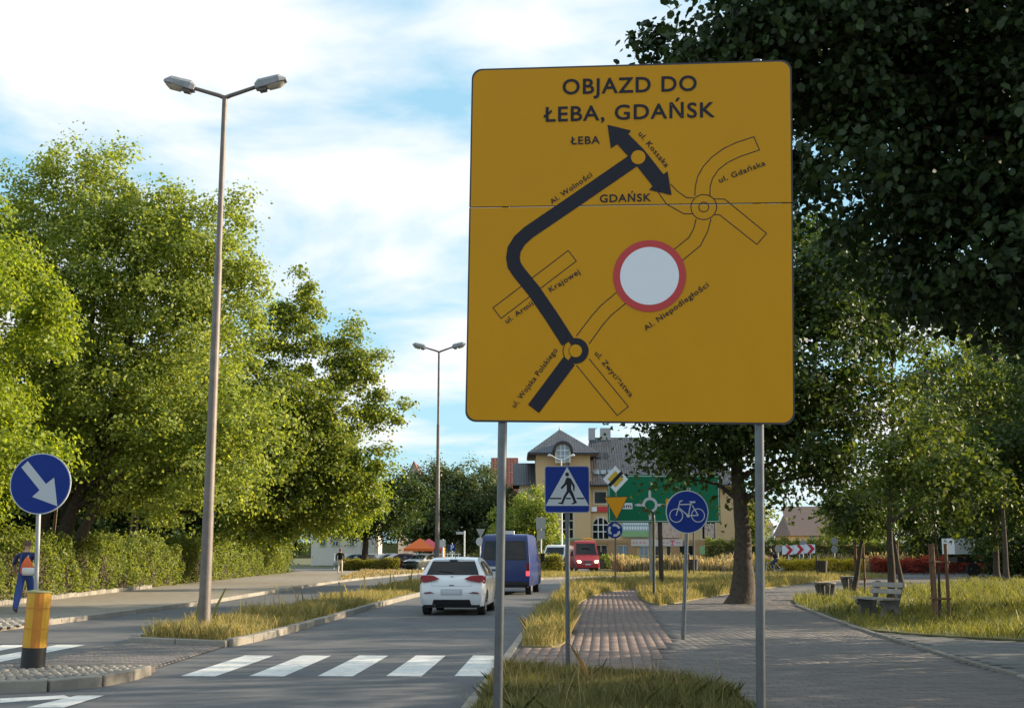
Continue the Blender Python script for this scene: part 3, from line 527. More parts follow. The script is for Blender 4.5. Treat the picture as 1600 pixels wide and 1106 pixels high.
# ------------------------------------------------------------------ lettering
def text_mesh(body, bold=0.0):
    cu = bpy.data.curves.new('lettering', 'FONT'); cu.body = body; cu.size = 1; cu.offset = bold; cu.resolution_u = 4; cu.space_character = 1.1
    o = bpy.data.objects.new('lettering', cu); COL.objects.link(o); bpy.context.view_layer.update()
    me = bpy.data.meshes.new_from_object(o.evaluated_get(bpy.context.evaluated_depsgraph_get())); bpy.data.objects.remove(o); return me
_cap = {}
def lettering(pl, body, a, b, cap, h, m, parent, bold=.012, name='lettering', split=False):
    """flat print on a board: baseline from a to b (board coords), capital height cap"""
    if bold not in _cap: t = text_mesh('H', bold); _cap[bold] = max(v.co.y for v in t.vertices)
    me = text_mesh(body, bold); xs = [v.co.x for v in me.vertices]; x0, x1 = min(xs), max(xs)
    A = Vector(a); B = Vector(b); d = B - A; ln = d.length; d.normalize(); nrm = Vector((-d.y, d.x)); off = parent_loc(parent)
    for v in me.vertices:
        p = A + d * ((v.co.x - x0) / (x1 - x0) * ln) + nrm * (v.co.y / _cap[bold] * cap); v.co = pl.w(p.x, p.y, h) - off
    me.materials.clear(); me.materials.append(m); me.update()
    if not split: o = link(name, me, parent); o['kind'] = 'stuff'; return o
    ends = []; pre = text_mesh(body, bold)   # letter by letter: islands sorted by the pen position they belong to
    for i in range(len(body)): t = text_mesh(body[:i + 1], bold); ends.append(max([v.co.x for v in t.vertices] or [0]) if body[i] != ' ' else (ends[-1] if ends else 0))
    bm = bmesh.new(); bm.from_mesh(me); bm.verts.ensure_lookup_table(); seen = set(); letters = {}
    for v in bm.verts:
        if v.index in seen: continue
        st_ = [v]; isl_ = []; seen.add(v.index)
        while st_:
            a_ = st_.pop(); isl_.append(a_.index)
            for e in a_.link_edges:
                o_ = e.other_vert(a_)
                if o_.index not in seen: seen.add(o_.index); st_.append(o_)
        cxm = sum(pre.vertices[i].co.x for i in isl_) / len(isl_); k = next((i for i, e in enumerate(ends) if cxm <= e), len(body) - 1); letters.setdefault(k, set()).update(isl_)
    for k, ids in letters.items():
        mp = {i: n for n, i in enumerate(sorted(ids))}; lm = bpy.data.meshes.new('letter'); lm.from_pydata([me.vertices[i].co.copy() for i in sorted(ids)], [], [[mp[i] for i in p.vertices] for p in me.polygons if p.vertices[0] in ids]); lm.materials.append(m); link('letter', lm, parent)
    bm.free()
def circ(c, r, n=40, a0=0, a1=360): return [(c[0] + r * math.cos(R(a0 + (a1 - a0) * k / n)), c[1] + r * math.sin(R(a0 + (a1 - a0) * k / n))) for k in range(n if a1 - a0 == 360 else n + 1)]
def rrect(x0, y0, x1, y1, r, n=6):
    o = []
    for cx, cy, a in ((x1 - r, y0 + r, -90), (x1 - r, y1 - r, 0), (x0 + r, y1 - r, 90), (x0 + r, y0 + r, 180)): o += [(cx + r * math.cos(R(a + 90 * k / n)), cy + r * math.sin(R(a + 90 * k / n))) for k in range(n + 1)]
    return o

# ------------------------------------------------------------------ the yellow detour board
PL = Plane((.78976, 8.04319, 3.70616), (.99146935, -.1283972, -.02242054), (.0153004, -.05617442, .99830373))
SW, SH = 2.2, 2.475
ds = thing('detour_sign', 'large yellow two-board detour sign with a road map, on two steel posts', 'road sign', (.79, 8.1, 0))
A = lambda x, y: PL.px(720 + x / 3.019, 80 + y / 3.019)
B_ = lambda x, y: PL.px(720 + x / 3.019, 370 + y / 3.019)
ys = (A(38, 740)[1] + A(1568, 713)[1]) / 2
for nm, y0, y1, lab in (('lower_board', -SH / 2, ys - .004, 0), ('upper_board', ys + .004, SH / 2, 1)):
    q = rrect(-SW / 2, y0, SW / 2, y1, .012)
    if lab: q = [(-SW / 2, y0), (SW / 2, y0)] + rrect(-SW / 2, y0, SW / 2, y1, .07)[7:21]
    else: q = rrect(-SW / 2, y0, SW / 2, y1, .07)[:7] + [(SW / 2, y1), (-SW / 2, y1)] + rrect(-SW / 2, y0, SW / 2, y1, .07)[21:]
    bd = MB().poly(PL, q, 0, -.03).obj(nm, M['rim'], ds)
    sx = 1 - .022 / SW; cy = (y0 + y1) / 2; face = [(p[0] * sx, (p[1] + (.012 if not lab else 0)) if p[1] < cy else (p[1] - (.012 if lab else 0))) for p in q]
    MB().poly(PL, face, .0015).obj('face', M['yellow'], bd)
for (ua, ub), nm in (((783, 775.5), 'post'), ((1187, 1189.3), 'post')):
    t_ = PL.w(*PL.px(ua, 662), 0); b2 = PL.w(*PL.px(ub, 1106), 0); d = (t_ - b2).normalized(); base = b2 - d * (b2.z / d.z); top = t_ + d * (SH + .02) / d.z
    off = -PL.N * .066
    MB().tube([base + off + Vector((0, 0, -.1)), top + off], .031, 16).obj('post', M['steel'], ds)
b = MB()
for yy in (-.95, -.2, .35, 1.05): b.poly(PL, rrect(-1.0, yy - .03, 1.0, yy + .03, .005, 1), -.03, -.036)
b.obj('rail', M['steel'], ds)
LN = .0035 * 1.0
lw = 4.2 / 3.019 / 231
def st(pts, f=A): MB().stroke(PL, [f(*p) for p in pts], lw, .003).obj('map_outline', M['navy'], ds)
def sc_ring(c, *a, closed=False): MB().stroke(PL, circ(c, *a), lw, .003, closed=closed).obj('map_outline', M['navy'], ds)
st([(1104, 684), (1106, 640), (1118, 590), (1145, 543), (1185, 500), (1240, 460), (1300, 432), (1382, 405), (1409, 467), (1320, 497), (1260, 525), (1215, 560), (1188, 600), (1176, 640), (1175, 684)])
c0 = A(1146, 736); px2m = 1 / 3.019 / 231
for rr in (60, 23): sc_ring(c0, rr * px2m, closed=True)
st([(990, 628), (1020, 660), (1065, 692), (1098, 692)]); st([(930, 665), (970, 722), (1052, 768), (1092, 768)])
st([(1192, 697), (1245, 699), (1442, 860), (1397, 912), (1220, 772), (1197, 772)])
st([(1110, 792), (1098, 840), (1075, 880), (1003, 938)]); st([(1180, 792), (1165, 850), (1130, 918), (1045, 988)])
st([(507, 65), (545, 115), (190, 385), (152, 335), (507, 65)], B_)
st([(545, 468), (620, 370), (660, 325), (735, 262)], B_); st([(605, 505), (670, 415), (710, 370), (778, 314)], B_)
st([(545, 605), (738, 842), (790, 800), (605, 575)], B_)
c1 = B_(542, 538); sc_ring(c1, 60 * px2m, 12, 130, 230); sc_ring(c1, 31 * px2m, 12, 130, 230)
b = MB(); wb = 66 * px2m
b.stroke(PL, [A(*p) for p in ((822, 512), (560, 692), (320, 855), (278, 893), (252, 935), (246, 975), (252, 1010), (275, 1045), (345, 1131), (430, 1255), (505, 1372))], wb, .0045)
b.stroke(PL, circ(c1, 45.5 * px2m, 40, -128, 128), 31 * px2m, .0052)
b.stroke(PL, [B_(512, 585), B_(343, 811)], wb, .0045)
b.obj('route_band', M['navy'], ds)
b = MB(); b.poly(PL, [A(*p) for p in ((692, 349), (803, 376), (790, 392), (866, 468), (956, 582), (975, 567), (994, 680), (888, 655), (905, 638), (828, 540), (738, 440), (708, 460))], .0058); b.obj('route_arrow', M['navy'], ds)
b = MB(); b.poly(PL, circ(A(837, 502), 34 * px2m), .0066); b.obj('junction_dot', M['yellow'], ds); b = MB(); b.poly(PL, circ(c1, 30 * px2m), .0066); b.obj('junction_dot', M['yellow'], ds)
cc_ = B_(890, 185); ring = MB().poly(PL, circ(cc_, 171 * px2m, 64), .0055).obj('no_entry_ring', M['red'], ds); MB().poly(PL, circ(cc_, 138 * px2m, 64), .0065).obj('no_entry_disc', M['white'], ring)
for body, f, p, q, cap in (('OBJAZD DO', A, (480, 205), (1113, 187), 74), ('ŁEBA, GDAŃSK', A, (391, 334), (1199, 311), 72), ('ŁEBA', A, (518, 441), (656, 437), 37), ('GDAŃSK', A, (656, 714), (898, 708), 37)):
    lettering(PL, body, f(*p), f(*q), cap * px2m, .006, M['navy'], ds, .015, split=True)
for body, f, p, q in (('Al. Wolności', A, (430, 724), (622, 590)), ('ul. Kossaka', A, (836, 393), (966, 551)), ('ul. Gdańska', A, (1222, 622), (1438, 538)), ('ul. Armii', B_, (218, 410), (345, 321)), ('Krajowej', B_, (424, 262), (564, 172)),
                      ('Al. Niepodległości', B_, (873, 445), (1172, 233)), ('ul. Wojska Polskiego', B_, (256, 808), (458, 536)), ('ul. Zwycięstwa', B_, (630, 552), (798, 757))):
    lettering(PL, body, f(*p), f(*q), 25 * px2m, .006, M['navy'], ds, .011)

# ------------------------------------------------------------------ other signs
def pole(pts, r, parent, name='pole', m=None, n=12): return MB().tube(pts, r, n).obj(name, m or M['steel'], parent)
Z1 = lambda x, y: (790 + x / 7.619, 655 + y / 7.619)
# pedestrian crossing
g = G(887, 1057); pb = Vector((g.x, g.y, .05)); pp = Plane((pb.x, pb.y - .05, 0), (1, -.03, 0))
t = thing('crossing_sign', 'blue pedestrian crossing sign with walking figure, on a dark steel pole', 'road sign', (pb.x, pb.y, 0))
tp_ = P(886.5, 722, pb.y); pole([pb - Vector((0, 0, .1)), (tp_.x, pb.y, tp_.z)], .03, t, m=mat('dark_pole', (.12, .13, .14), .5, .6))
pf = lambda x, y: pp.px(*Z1(x, y))
x0, y0 = pp.px(851, 801); x1, y1 = pp.px(921, 727.5); bd = MB().poly(pp, rrect(x0, y0, x1, y1, .04), 0, -.02).obj('board', M['greyback'], t)
MB().poly(pp, rrect(x0 + .012, y0 + .012, x1 - .012, y1 - .012, .03), .002).obj('face', M['blue'], bd)
MB().poly(pp, [pf(732, 565), pf(475, 1028), pf(992, 1028)], .004).obj('triangle', M['palegrey'], bd)
b = MB(); b.poly(pp, circ(pf(732, 655), .0258, 20), .006)
b.poly(pp, [pf(*p) for p in ((722, 697), (745, 692), (775, 703), (800, 745), (825, 790), (820, 846), (804, 852), (802, 800), (782, 768), (780, 830), (806, 880), (838, 970), (852, 992), (796, 1011), (779, 1004), (812, 984), (790, 930), (756, 868), (724, 910), (692, 985), (682, 1010), (630, 1000), (621, 991), (664, 985), (690, 915), (728, 850), (727, 772), (715, 785), (668, 831), (654, 812), (700, 760))], .006)
for xa, xb in ((525, 665), (720, 778), (845, 937)): b.poly(pp, [pf(xa, 932), pf(xb, 932), pf(xb, 949), pf(xa, 949)], .0055)
b.obj('walking_figure', M['navy'], bd)
# cycle path sign
g = G(1067, 1003); pb = Vector((g.x, g.y, .05)); tp_ = P(1075.5, 762, pb.y); t = thing('cycle_path_sign', 'round blue bicycle path sign on a leaning steel pole', 'road sign', (pb.x, pb.y, 0))
pole([pb - Vector((0, 0, .1)), (tp_.x, pb.y, tp_.z)], .037, t); pp = Plane((pb.x, pb.y - .06, 0), (1, .03, 0)); cx = pp.px(1073.7, 799.5); rr = 33.5 / 1900 * pb.y * .99
bd = MB().poly(pp, circ(cx, rr, 48), 0, -.025).obj('board', M['palegrey'], t); MB().poly(pp, circ(cx, rr * .955, 48), .002).obj('face', M['blue'], bd)
Z2 = lambda x, y: pp.px(900 + x / 6.154, 780 + y / 6.154); b = MB(); k = 1 / 6.154 / 1900 * pb.y; lw2 = 10 * k
for c in ((963, 155), (1173, 153)): b.stroke(pp, circ(Z2(*c), 62 * k, 28), lw2 * .8, .004, closed=True)
for q in (((963, 155), (988, 62), (999, 18), (1024, 11)), ((986, 78), (1078, 155)), ((990, 50), (1113, 45)), ((1107, 18), (1080, 155)), ((1116, 55), (1175, 153)), ((1078, 155), (1173, 153))): b.stroke(pp, [Z2(*p) for p in q], lw2, .0042)
b.poly(pp, [Z2(*p) for p in ((1083, 17), (1148, 17), (1146, 33), (1110, 36))], .0045); b.poly(pp, circ(Z2(1078, 156), 17 * k, 14), .0048); b.obj('bicycle_symbol', M['palegrey'], bd)
# keep right sign and the bollard
g = G(50, 1053); bo = thing('bollard', 'yellow and orange plastic bollard with a black foot on the cobbled island', 'bollard', (g.x, g.y, .08))
b = MB(); Rb = .155; lean = Vector((.035, 0, 1)).normalized()
for i in range(16):
    a0, a1 = 2 * math.pi * i / 16, 2 * math.pi * (i + 1) / 16; mi = 0 if (i // 2) % 2 else 1
    pts = [(.9, Rb), (.33, Rb)]
    vs = [Vector((Rb * math.cos(a), Rb * math.sin(a), z)) + Vector((.035 * z, 0, 0)) for z in (.27, 1.0) for a in (a0, a1)]
    b.add(vs, [(0, 1, 3, 2)], mi, True)
b.tube([(.0275, 0, .786), (.0282, 0, .806)], Rb + .003, 24, 1); b.tube([(.018, 0, .515), (.0185, 0, .528)], Rb + .003, 24, 1); b.obj('shell', [M['bolyel'], M['bolora']], bo, world=False)
MB().tube([(0, 0, 0), (.0096, 0, .275)], Rb + .002, 24).obj('foot', M['black'], bo, world=False); MB().tube([(.035, 0, 1.0), (.0355, 0, 1.015), (.036, 0, 1.022)], [Rb + .008, Rb + .008, Rb * .7], 24).obj('lid', M['bollid'], bo, world=False)
ky = g.y + .33; t = thing('keep_right_sign', 'round blue keep-right arrow sign on a grey pole behind the bollard', 'road sign', (P(53, 1053, ky).x, ky, .08))
p0 = P(53, 1040, ky); p1 = P(63, 712, ky); pole([(p0.x, ky, .05), (p1.x, ky, p1.z)], .032, t, m=M['greyback']); pp = Plane((p1.x, ky - .05, 0), (1, 0, 0)); cx = pp.px(63, 755.5); rr = 48 / 1900 * ky * .985
bd = MB().poly(pp, circ(cx, rr, 48), 0, -.025).obj('board', M['palegrey'], t); MB().poly(pp, circ(cx, rr * .965, 48), .002).obj('face', M['blue'], bd)
Z3 = lambda x, y: pp.px(x / 909 * 350, 680 + y / 909 * 350); MB().poly(pp, [Z3(*p) for p in ((113, 104), (87, 130), (161, 222), (131, 249), (233, 287), (220, 171), (187, 197))], .004).obj('arrow', M['palegrey'], bd)
# roundabout sign trio
Yr = 53.6; g = P(960.5, 862, Yr); t = thing('roundabout_sign_post', 'thin pole with end-of-priority diamond, orange triangle and blue roundabout disc', 'road sign', (g.x, Yr, .07))
p1 = P(962, 735, Yr); pole([(g.x, Yr, 0), (p1.x, Yr, p1.z)], .035, t); pp = Plane((g.x, Yr - .06, 0)); s = Yr / 1900 * .985
q = lambda u, v: pp.px(u, v)
d0 = q(961.7, 748.3); hd = 21 * s
dm = MB().poly(pp, [(d0[0], d0[1] - hd), (d0[0] + hd * .95, d0[1]), (d0[0], d0[1] + hd), (d0[0] - hd * .95, d0[1])], 0, -.03).obj('end_of_priority_board', M['white'], t)
MB().poly(pp, [(d0[0], d0[1] - hd * .62), (d0[0] + hd * .6, d0[1]), (d0[0], d0[1] + hd * .62), (d0[0] - hd * .6, d0[1])], .004).obj('yellow_square', M['wyellow'], dm)
MB().poly(pp, [q(949.5, 757), q(953.5, 761), q(974, 739.5), (q(970.5, 735.5))], .008).obj('black_bar', M['navy'], dm)
tr_ = MB().poly(pp, [q(943.5, 776), q(981.5, 775), q(963.5, 812.5)], .01, -.02).obj('give_way_board', M['rim'], t); MB().poly(pp, [q(945, 777), q(980, 776.2), q(963.5, 810)], .014).obj('face', M['orange'], tr_)
rb = MB().poly(pp, circ(q(960, 828), 12.7 * s, 36), 0, -.03).obj('roundabout_board', M['blue'], t); b = MB()
for a in (20, 140, 260):
    c = q(960, 828); b.stroke(pp, circ(c, 8.2 * s, 8, a, a + 66), 3.6 * s, .004); e = a + 66
    f = lambda r_, an: (c[0] + r_ * s * math.cos(R(an)), c[1] + r_ * s * math.sin(R(an)))
    b.poly(pp, [f(11.2, e), f(5.2, e), f(8.2, e + 30)], .0045)
b.obj('circling_arrows', M['palegrey'], rb)
# green direction board
g = G(1034, 919); Yg = g.y; t = thing('direction_board', 'large green direction board with a roundabout diagram on two posts', 'road sign', (g.x, Yg, .07)); pp = Plane((g.x, Yg - .2, 0), (1, .05, 0)); q = lambda u, v: pp.px(u, v); s = Yg / 1900 * .985
a_, b_ = q(950, 816); c_, d_ = q(1124, 742); bd = MB().poly(pp, rrect(a_, b_, c_, d_, .08), 0, -.06).obj('board', M['green'], t)
MB().stroke(pp, rrect(a_ + .06, b_ + .06, c_ - .06, d_ - .06, .06), .03, .003, closed=True).obj('border_line', M['palegrey'], bd)
c = q(1015.5, 788.7); b = MB(); b.stroke(pp, circ(c, 10 * s, 36), 4.2 * s, .006, closed=True)
for du, dv in ((1, 0), (-1, 0), (0, 1)):
    w1 = 2.0 * s; pth = [(12 * s, w1), (20 * s, w1), (25 * s, 0), (20 * s, -w1), (12 * s, -w1)]; b.poly(pp, [(c[0] + x * du - y * dv, c[1] + x * dv + y * du) for x, y in pth], .006)
b.poly(pp, [(c[0] - 2 * s, c[1] - 12 * s), (c[0] - 2 * s, c[1] - 23 * s), (c[0] + 2 * s, c[1] - 23 * s), (c[0] + 2 * s, c[1] - 12 * s)], .006); b.obj('roundabout_diagram', M['palegrey'], bd)
x0, y0 = q(954, 795); x1, y1 = q(988, 785.5); pn = MB().poly(pp, rrect(x0, y0, x1, y1, .03), .008).obj('name_panel', M['white'], bd); lettering(pp, 'trum', (q(960, 793)[0], q(960, 793)[1]), (q(986.5, 793)[0], q(986.5, 793)[1]), 6 * s, .012, M['navy'], pn)
MB().poly(pp, [q(1040, 789), q(1052, 785), q(1052, 779), q(1040, 779)], .008).obj('orange_panel', M['orange'], bd)
pole([(g.x, Yg, 0), (g.x - .05, Yg, q(1034, 745)[1])], .105, t, 'post', mat('brown_post', (.045, .03, .025), .7)); p1 = G(1017, 899); p1 = P(1017, 899, Yg + 2)
pole([(P(1016.5, 862, Yg).x, Yg, 0), (P(1016.5, 862, Yg).x, Yg, q(1016, 745)[1])], .07, t, 'post', M['greyback'])
# bent pole with hook
g = G(1022, 941); t = thing('hooked_pole', 'dark steel pole with a curved hook top beside the cycle path', 'pole', (g.x, g.y, .05)); a = P(1022, 862, g.y)
hk = [(g.x, g.y, 0)] + [tuple(P(u, v, g.y)) for u, v in ((1021.5, 810), (1020.5, 802), (1016, 798), (1010, 797.5), (1005, 795), (1004, 791))]; pole(hk, .045, t, m=mat('green_steel', (.06, .07, .065), .5, .4))
# thin pole and litter bins
def bin_(u, v, lab, hgt=1.05):
    g = G(u, v, .05); t = thing('litter_bin', lab, 'bin', (g.x, g.y, .05)); b = MB().tube([(0, 0, 0), (0, 0, hgt * 1.35)], .05, 8); b.obj('post', M['binbrown'], t, world=False)
    b = MB(); b.tube([(.33, 0, .42), (.34, 0, hgt)], [.24, .28], 12); 
    b.obj('basket', M['binbrown'], t, world=False); b = MB(); b.tube([(.34, 0, hgt), (.34, 0, hgt + .03)], [.3, .3], 12); b.box((.1, 0, .8), (.2, .05, .05)); b.obj('rim', M['binbrown'], t, world=False)
bin_(1277, 906, 'dark litter bin on a post at the corner of the verge, near the stone stools'); bin_(1077, 900, 'dark litter bin behind the bicycle sign pole')
g = G(1084, 902); t = thing('thin_pole', 'thin grey pole beside the litter bin behind the bicycle sign', 'pole', (g.x, g.y, .05)); pole([(g.x, g.y, 0), (P(1084, 825, g.y).x, g.y, P(1084, 825, g.y).z)], .06, t); MB().tube([(g.x, g.y, .05), (g.x, g.y, .2)], .1, 10).obj('foot', M['greyback'], t)
# far small signs
def farsign(name, lab, u, vb, vt, Y, shapes, r=.04, m=None):
    x = P(u, 862, Y).x; t = thing(name, lab, 'road sign', (x, Y, 0)); pole([(x, Y, 0), (x, Y, P(u, vt, Y).z)], r, t, m=m or M['whitemetal'], n=8); pp = Plane((x, Y - .06, 0))
    for nm, pts, mm in shapes: MB().poly(pp, [pp.px(*p) for p in pts], .004, -.02).obj(nm, mm, t)
    return t, pp
t, pp = farsign('parking_sign', 'blue parking sign with a white letter P beside the parked cars', 706.5, 885, 848, 104, [('board', [(701, 850), (712, 850), (712, 860), (701, 860)], M['blue']), ('plate', [(702, 861.5), (711, 861.5), (711, 865), (702, 865)], M['palegrey'])])
lettering(pp, 'P', pp.px(704.3, 859), pp.px(709, 859), .42, .01, M['white'], t)
farsign('information_sign', 'small grey board on a white post beside the far lamp column', 692, 890, 842, 98, [('board', [(687, 843), (696, 843), (696, 854), (687, 854)], M['palegrey'])], .06)
farsign('street_name_sign', 'street name plate on a tall white post near the blue van', 725.5, 893, 829, 92, [('plate', [(713, 830.5), (725, 830.5), (725, 834.5), (713, 834.5)], M['palegrey'])], .06)
farsign('give_way_sign', 'grey backs of a triangle and a round sign behind the blue van', 750.5, 890, 826, 96, [('triangle', [(744, 826), (758, 826), (751, 840)], M['greyback']), ('disc', [(749.5 + 6 * math.cos(k * .52), 846 + 7 * math.sin(k * .52)) for k in range(12)], M['palegrey'])], .05)
farsign('double_sign', 'grey backs of two stacked boards on a post beside the blue van', 845.5, 897, 807, 84, [('board', [(837.5, 808), (853, 808), (853, 826.5), (837.5, 826.5)], M['greyback']), ('lower_board', [(839.5, 828), (851.5, 828), (851.5, 842), (839.5, 842)], M['greyback'])], .05)
# chevrons on the roundabout
for k, (u, lab) in enumerate(((1232, 'red and white chevron board nearest the cyclist'), (1249, 'middle one of three red and white chevron boards on the roundabout'), (1266, 'red and white chevron board farthest from the cyclist'))):
    Y = 98; t, pp = farsign('chevron_sign', lab, u, 893, 856, Y, [('board', [(u - 10, 852 - k), (u + 7.5, 852 - k), (u + 7.5, 866 - k), (u - 10, 866 - k)], M['white'])]); t['group'] = 'chevron boards on the roundabout'
    MB().poly(pp, [pp.px(u + a, v - k) for a, v in ((-5, 852.3), (1, 852.3), (7, 859), (1, 866), (-5, 866), (1, 859))], .012).obj('chevron', M['chev'], t)
for u, v, lab in ((1216, 857, 'round grey sign back behind the cyclist'), (1255, 849, 'round grey sign back above the chevron boards'), (1304, 858, 'pair of round grey sign backs right of the chevron boards')):
    shp = [('disc', [(u + 5.5 * math.cos(k * .449), v + 6 * math.sin(k * .449)) for k in range(14)], M['greyback'])]
    if u == 1304: shp.append(('upper_disc', [(u + 5.5 * math.cos(k * .449), v - 13 + 6 * math.sin(k * .449)) for k in range(14)], M['greyback']))
    farsign('round_sign', lab, u, 893, v, 106, shp)

# ------------------------------------------------------------------ street lamps
def lamp(label, base, h, scale=1.0):
    t = thing('street_lamp', label, 'street lamp', base, 0, 'double-armed street lamps on the median'); b = MB()
    b.tube([(0, 0, 0), (0, 0, 2.2), (0, 0, 2.25), (0, 0, h * .68), (0, 0, h * .685), (0, 0, h)], [.115, .105, .1, .075, .06, .05], 14); b.obj('column', M['dullsteel'], t, world=False)
    MB().tube([(0, 0, 0), (0, 0, .06)], [.17, .14], 14).obj('base_plate', M['dullsteel'], t, world=False)
    for sx in (-1, 1):
        rise = .17 if sx < 0 else .2
        MB().tube([(0, 0, h - .03), (sx * .12, 0, h + .02), (sx * .62, 0, h + rise)], [.045, .042, .038], 10).obj('arm', M['dullsteel'], t, world=False)
        o = Vector((sx * .6, 0, h + rise)); d = Vector((sx, 0, .22)).normalized(); u = Vector((-d.z * sx, 0, abs(d.x))).normalized(); yv = Vector((0, 1, 0))
        def ring(s, wd, top, bot): return [o + d * s + yv * a * wd + u * z for a, z in ((-1, bot), (1, bot), (1, top * .5), (.6, top), (-.6, top), (-1, top * .5))]
        hb = MB(); secs = [ring(0, .09, .06, -.06), ring(.08, .13, .12, -.07), ring(.5, .14, .13, -.03), ring(.63, .08, .05, -.01)]
        vs = [p for r_ in secs for p in r_]; fs = [(i * 6 + k, i * 6 + (k + 1) % 6, i * 6 + 6 + (k + 1) % 6, i * 6 + 6 + k) for i in range(3) for k in range(6)] + [tuple(range(5, -1, -1)), tuple(range(18, 24))]
        if sx > 0: fs = [f[::-1] for f in fs]
        hb.add(vs, fs); hd_ = hb.obj('lamp_head', M['headgrey'], t, world=False)
        gb = MB(); secs = [[o + d * s + yv * a * wd + u * (-.04 - dp * (1 - a * a)) for a in (-1, -.5, 0, .5, 1)] for s, wd, dp in ((.2, .1, .02), (.28, .12, .1), (.48, .12, .09), (.58, .09, .02))]
        gb.add([p for r_ in secs for p in r_], [(i * 5 + k, i * 5 + k + 1, i * 5 + 6 + k, i * 5 + 5 + k) for i in range(3) for k in range(4)], 0, True); gb.obj('lens', M['lens'], hd_, world=False)
        hb = MB(); hb.box(o + d * .14 - u * .09, (.14, .16, .07), rot=Matrix((d, yv, u)).transposed()); hb.obj('gear_box', M['dullsteel'], hd_, world=False)
    return t
M['headgrey'] = mat('lamp_head_grey', (.26, .27, .29), .6, var=.3, vscale=9); M['lens'] = mat('lamp_lens', (.5, .45, .36), .25)
def toph(u, v, Y): return P(u, v, Y).z
g = G(318, 992, .1); lamp('tall double-headed street lamp on the grassy median by the crossing', (g.x, g.y, .1), toph(350, 151, g.y) - .1)
lx, ly = -3.75, 55.0; lx = P(683, 862, ly).x; lamp('double-headed street lamp on the median beyond the white hatchback', (lx, ly, .1), toph(685.5, 549, ly) - .1)
Yl = 108; x = P(878, 862, Yl).x; t = thing('white_lamp', 'slim white street lamp with two curved arms before the yellow building', 'street lamp', (x, Yl, 0)); zt = toph(878, 717, Yl); pole([(x, Yl, 0), (x, Yl, zt)], [.09, .05], t, 'column', M['whitemetal'])
for sg in (-1, 1): pole([(x, Yl, zt - .1), (x + sg * .5, Yl, zt + .1), (x + sg * 1.0, Yl, zt + .35)], .045, t, 'arm', M['whitemetal']); MB().tube([(x + sg * .75, Yl, zt + .26), (x + sg * 1.1, Yl, zt + .36), (x + sg * 1.2, Yl, zt + .28)], [.05, .11, .05], 8).obj('lamp_head', M['whitemetal'], t)

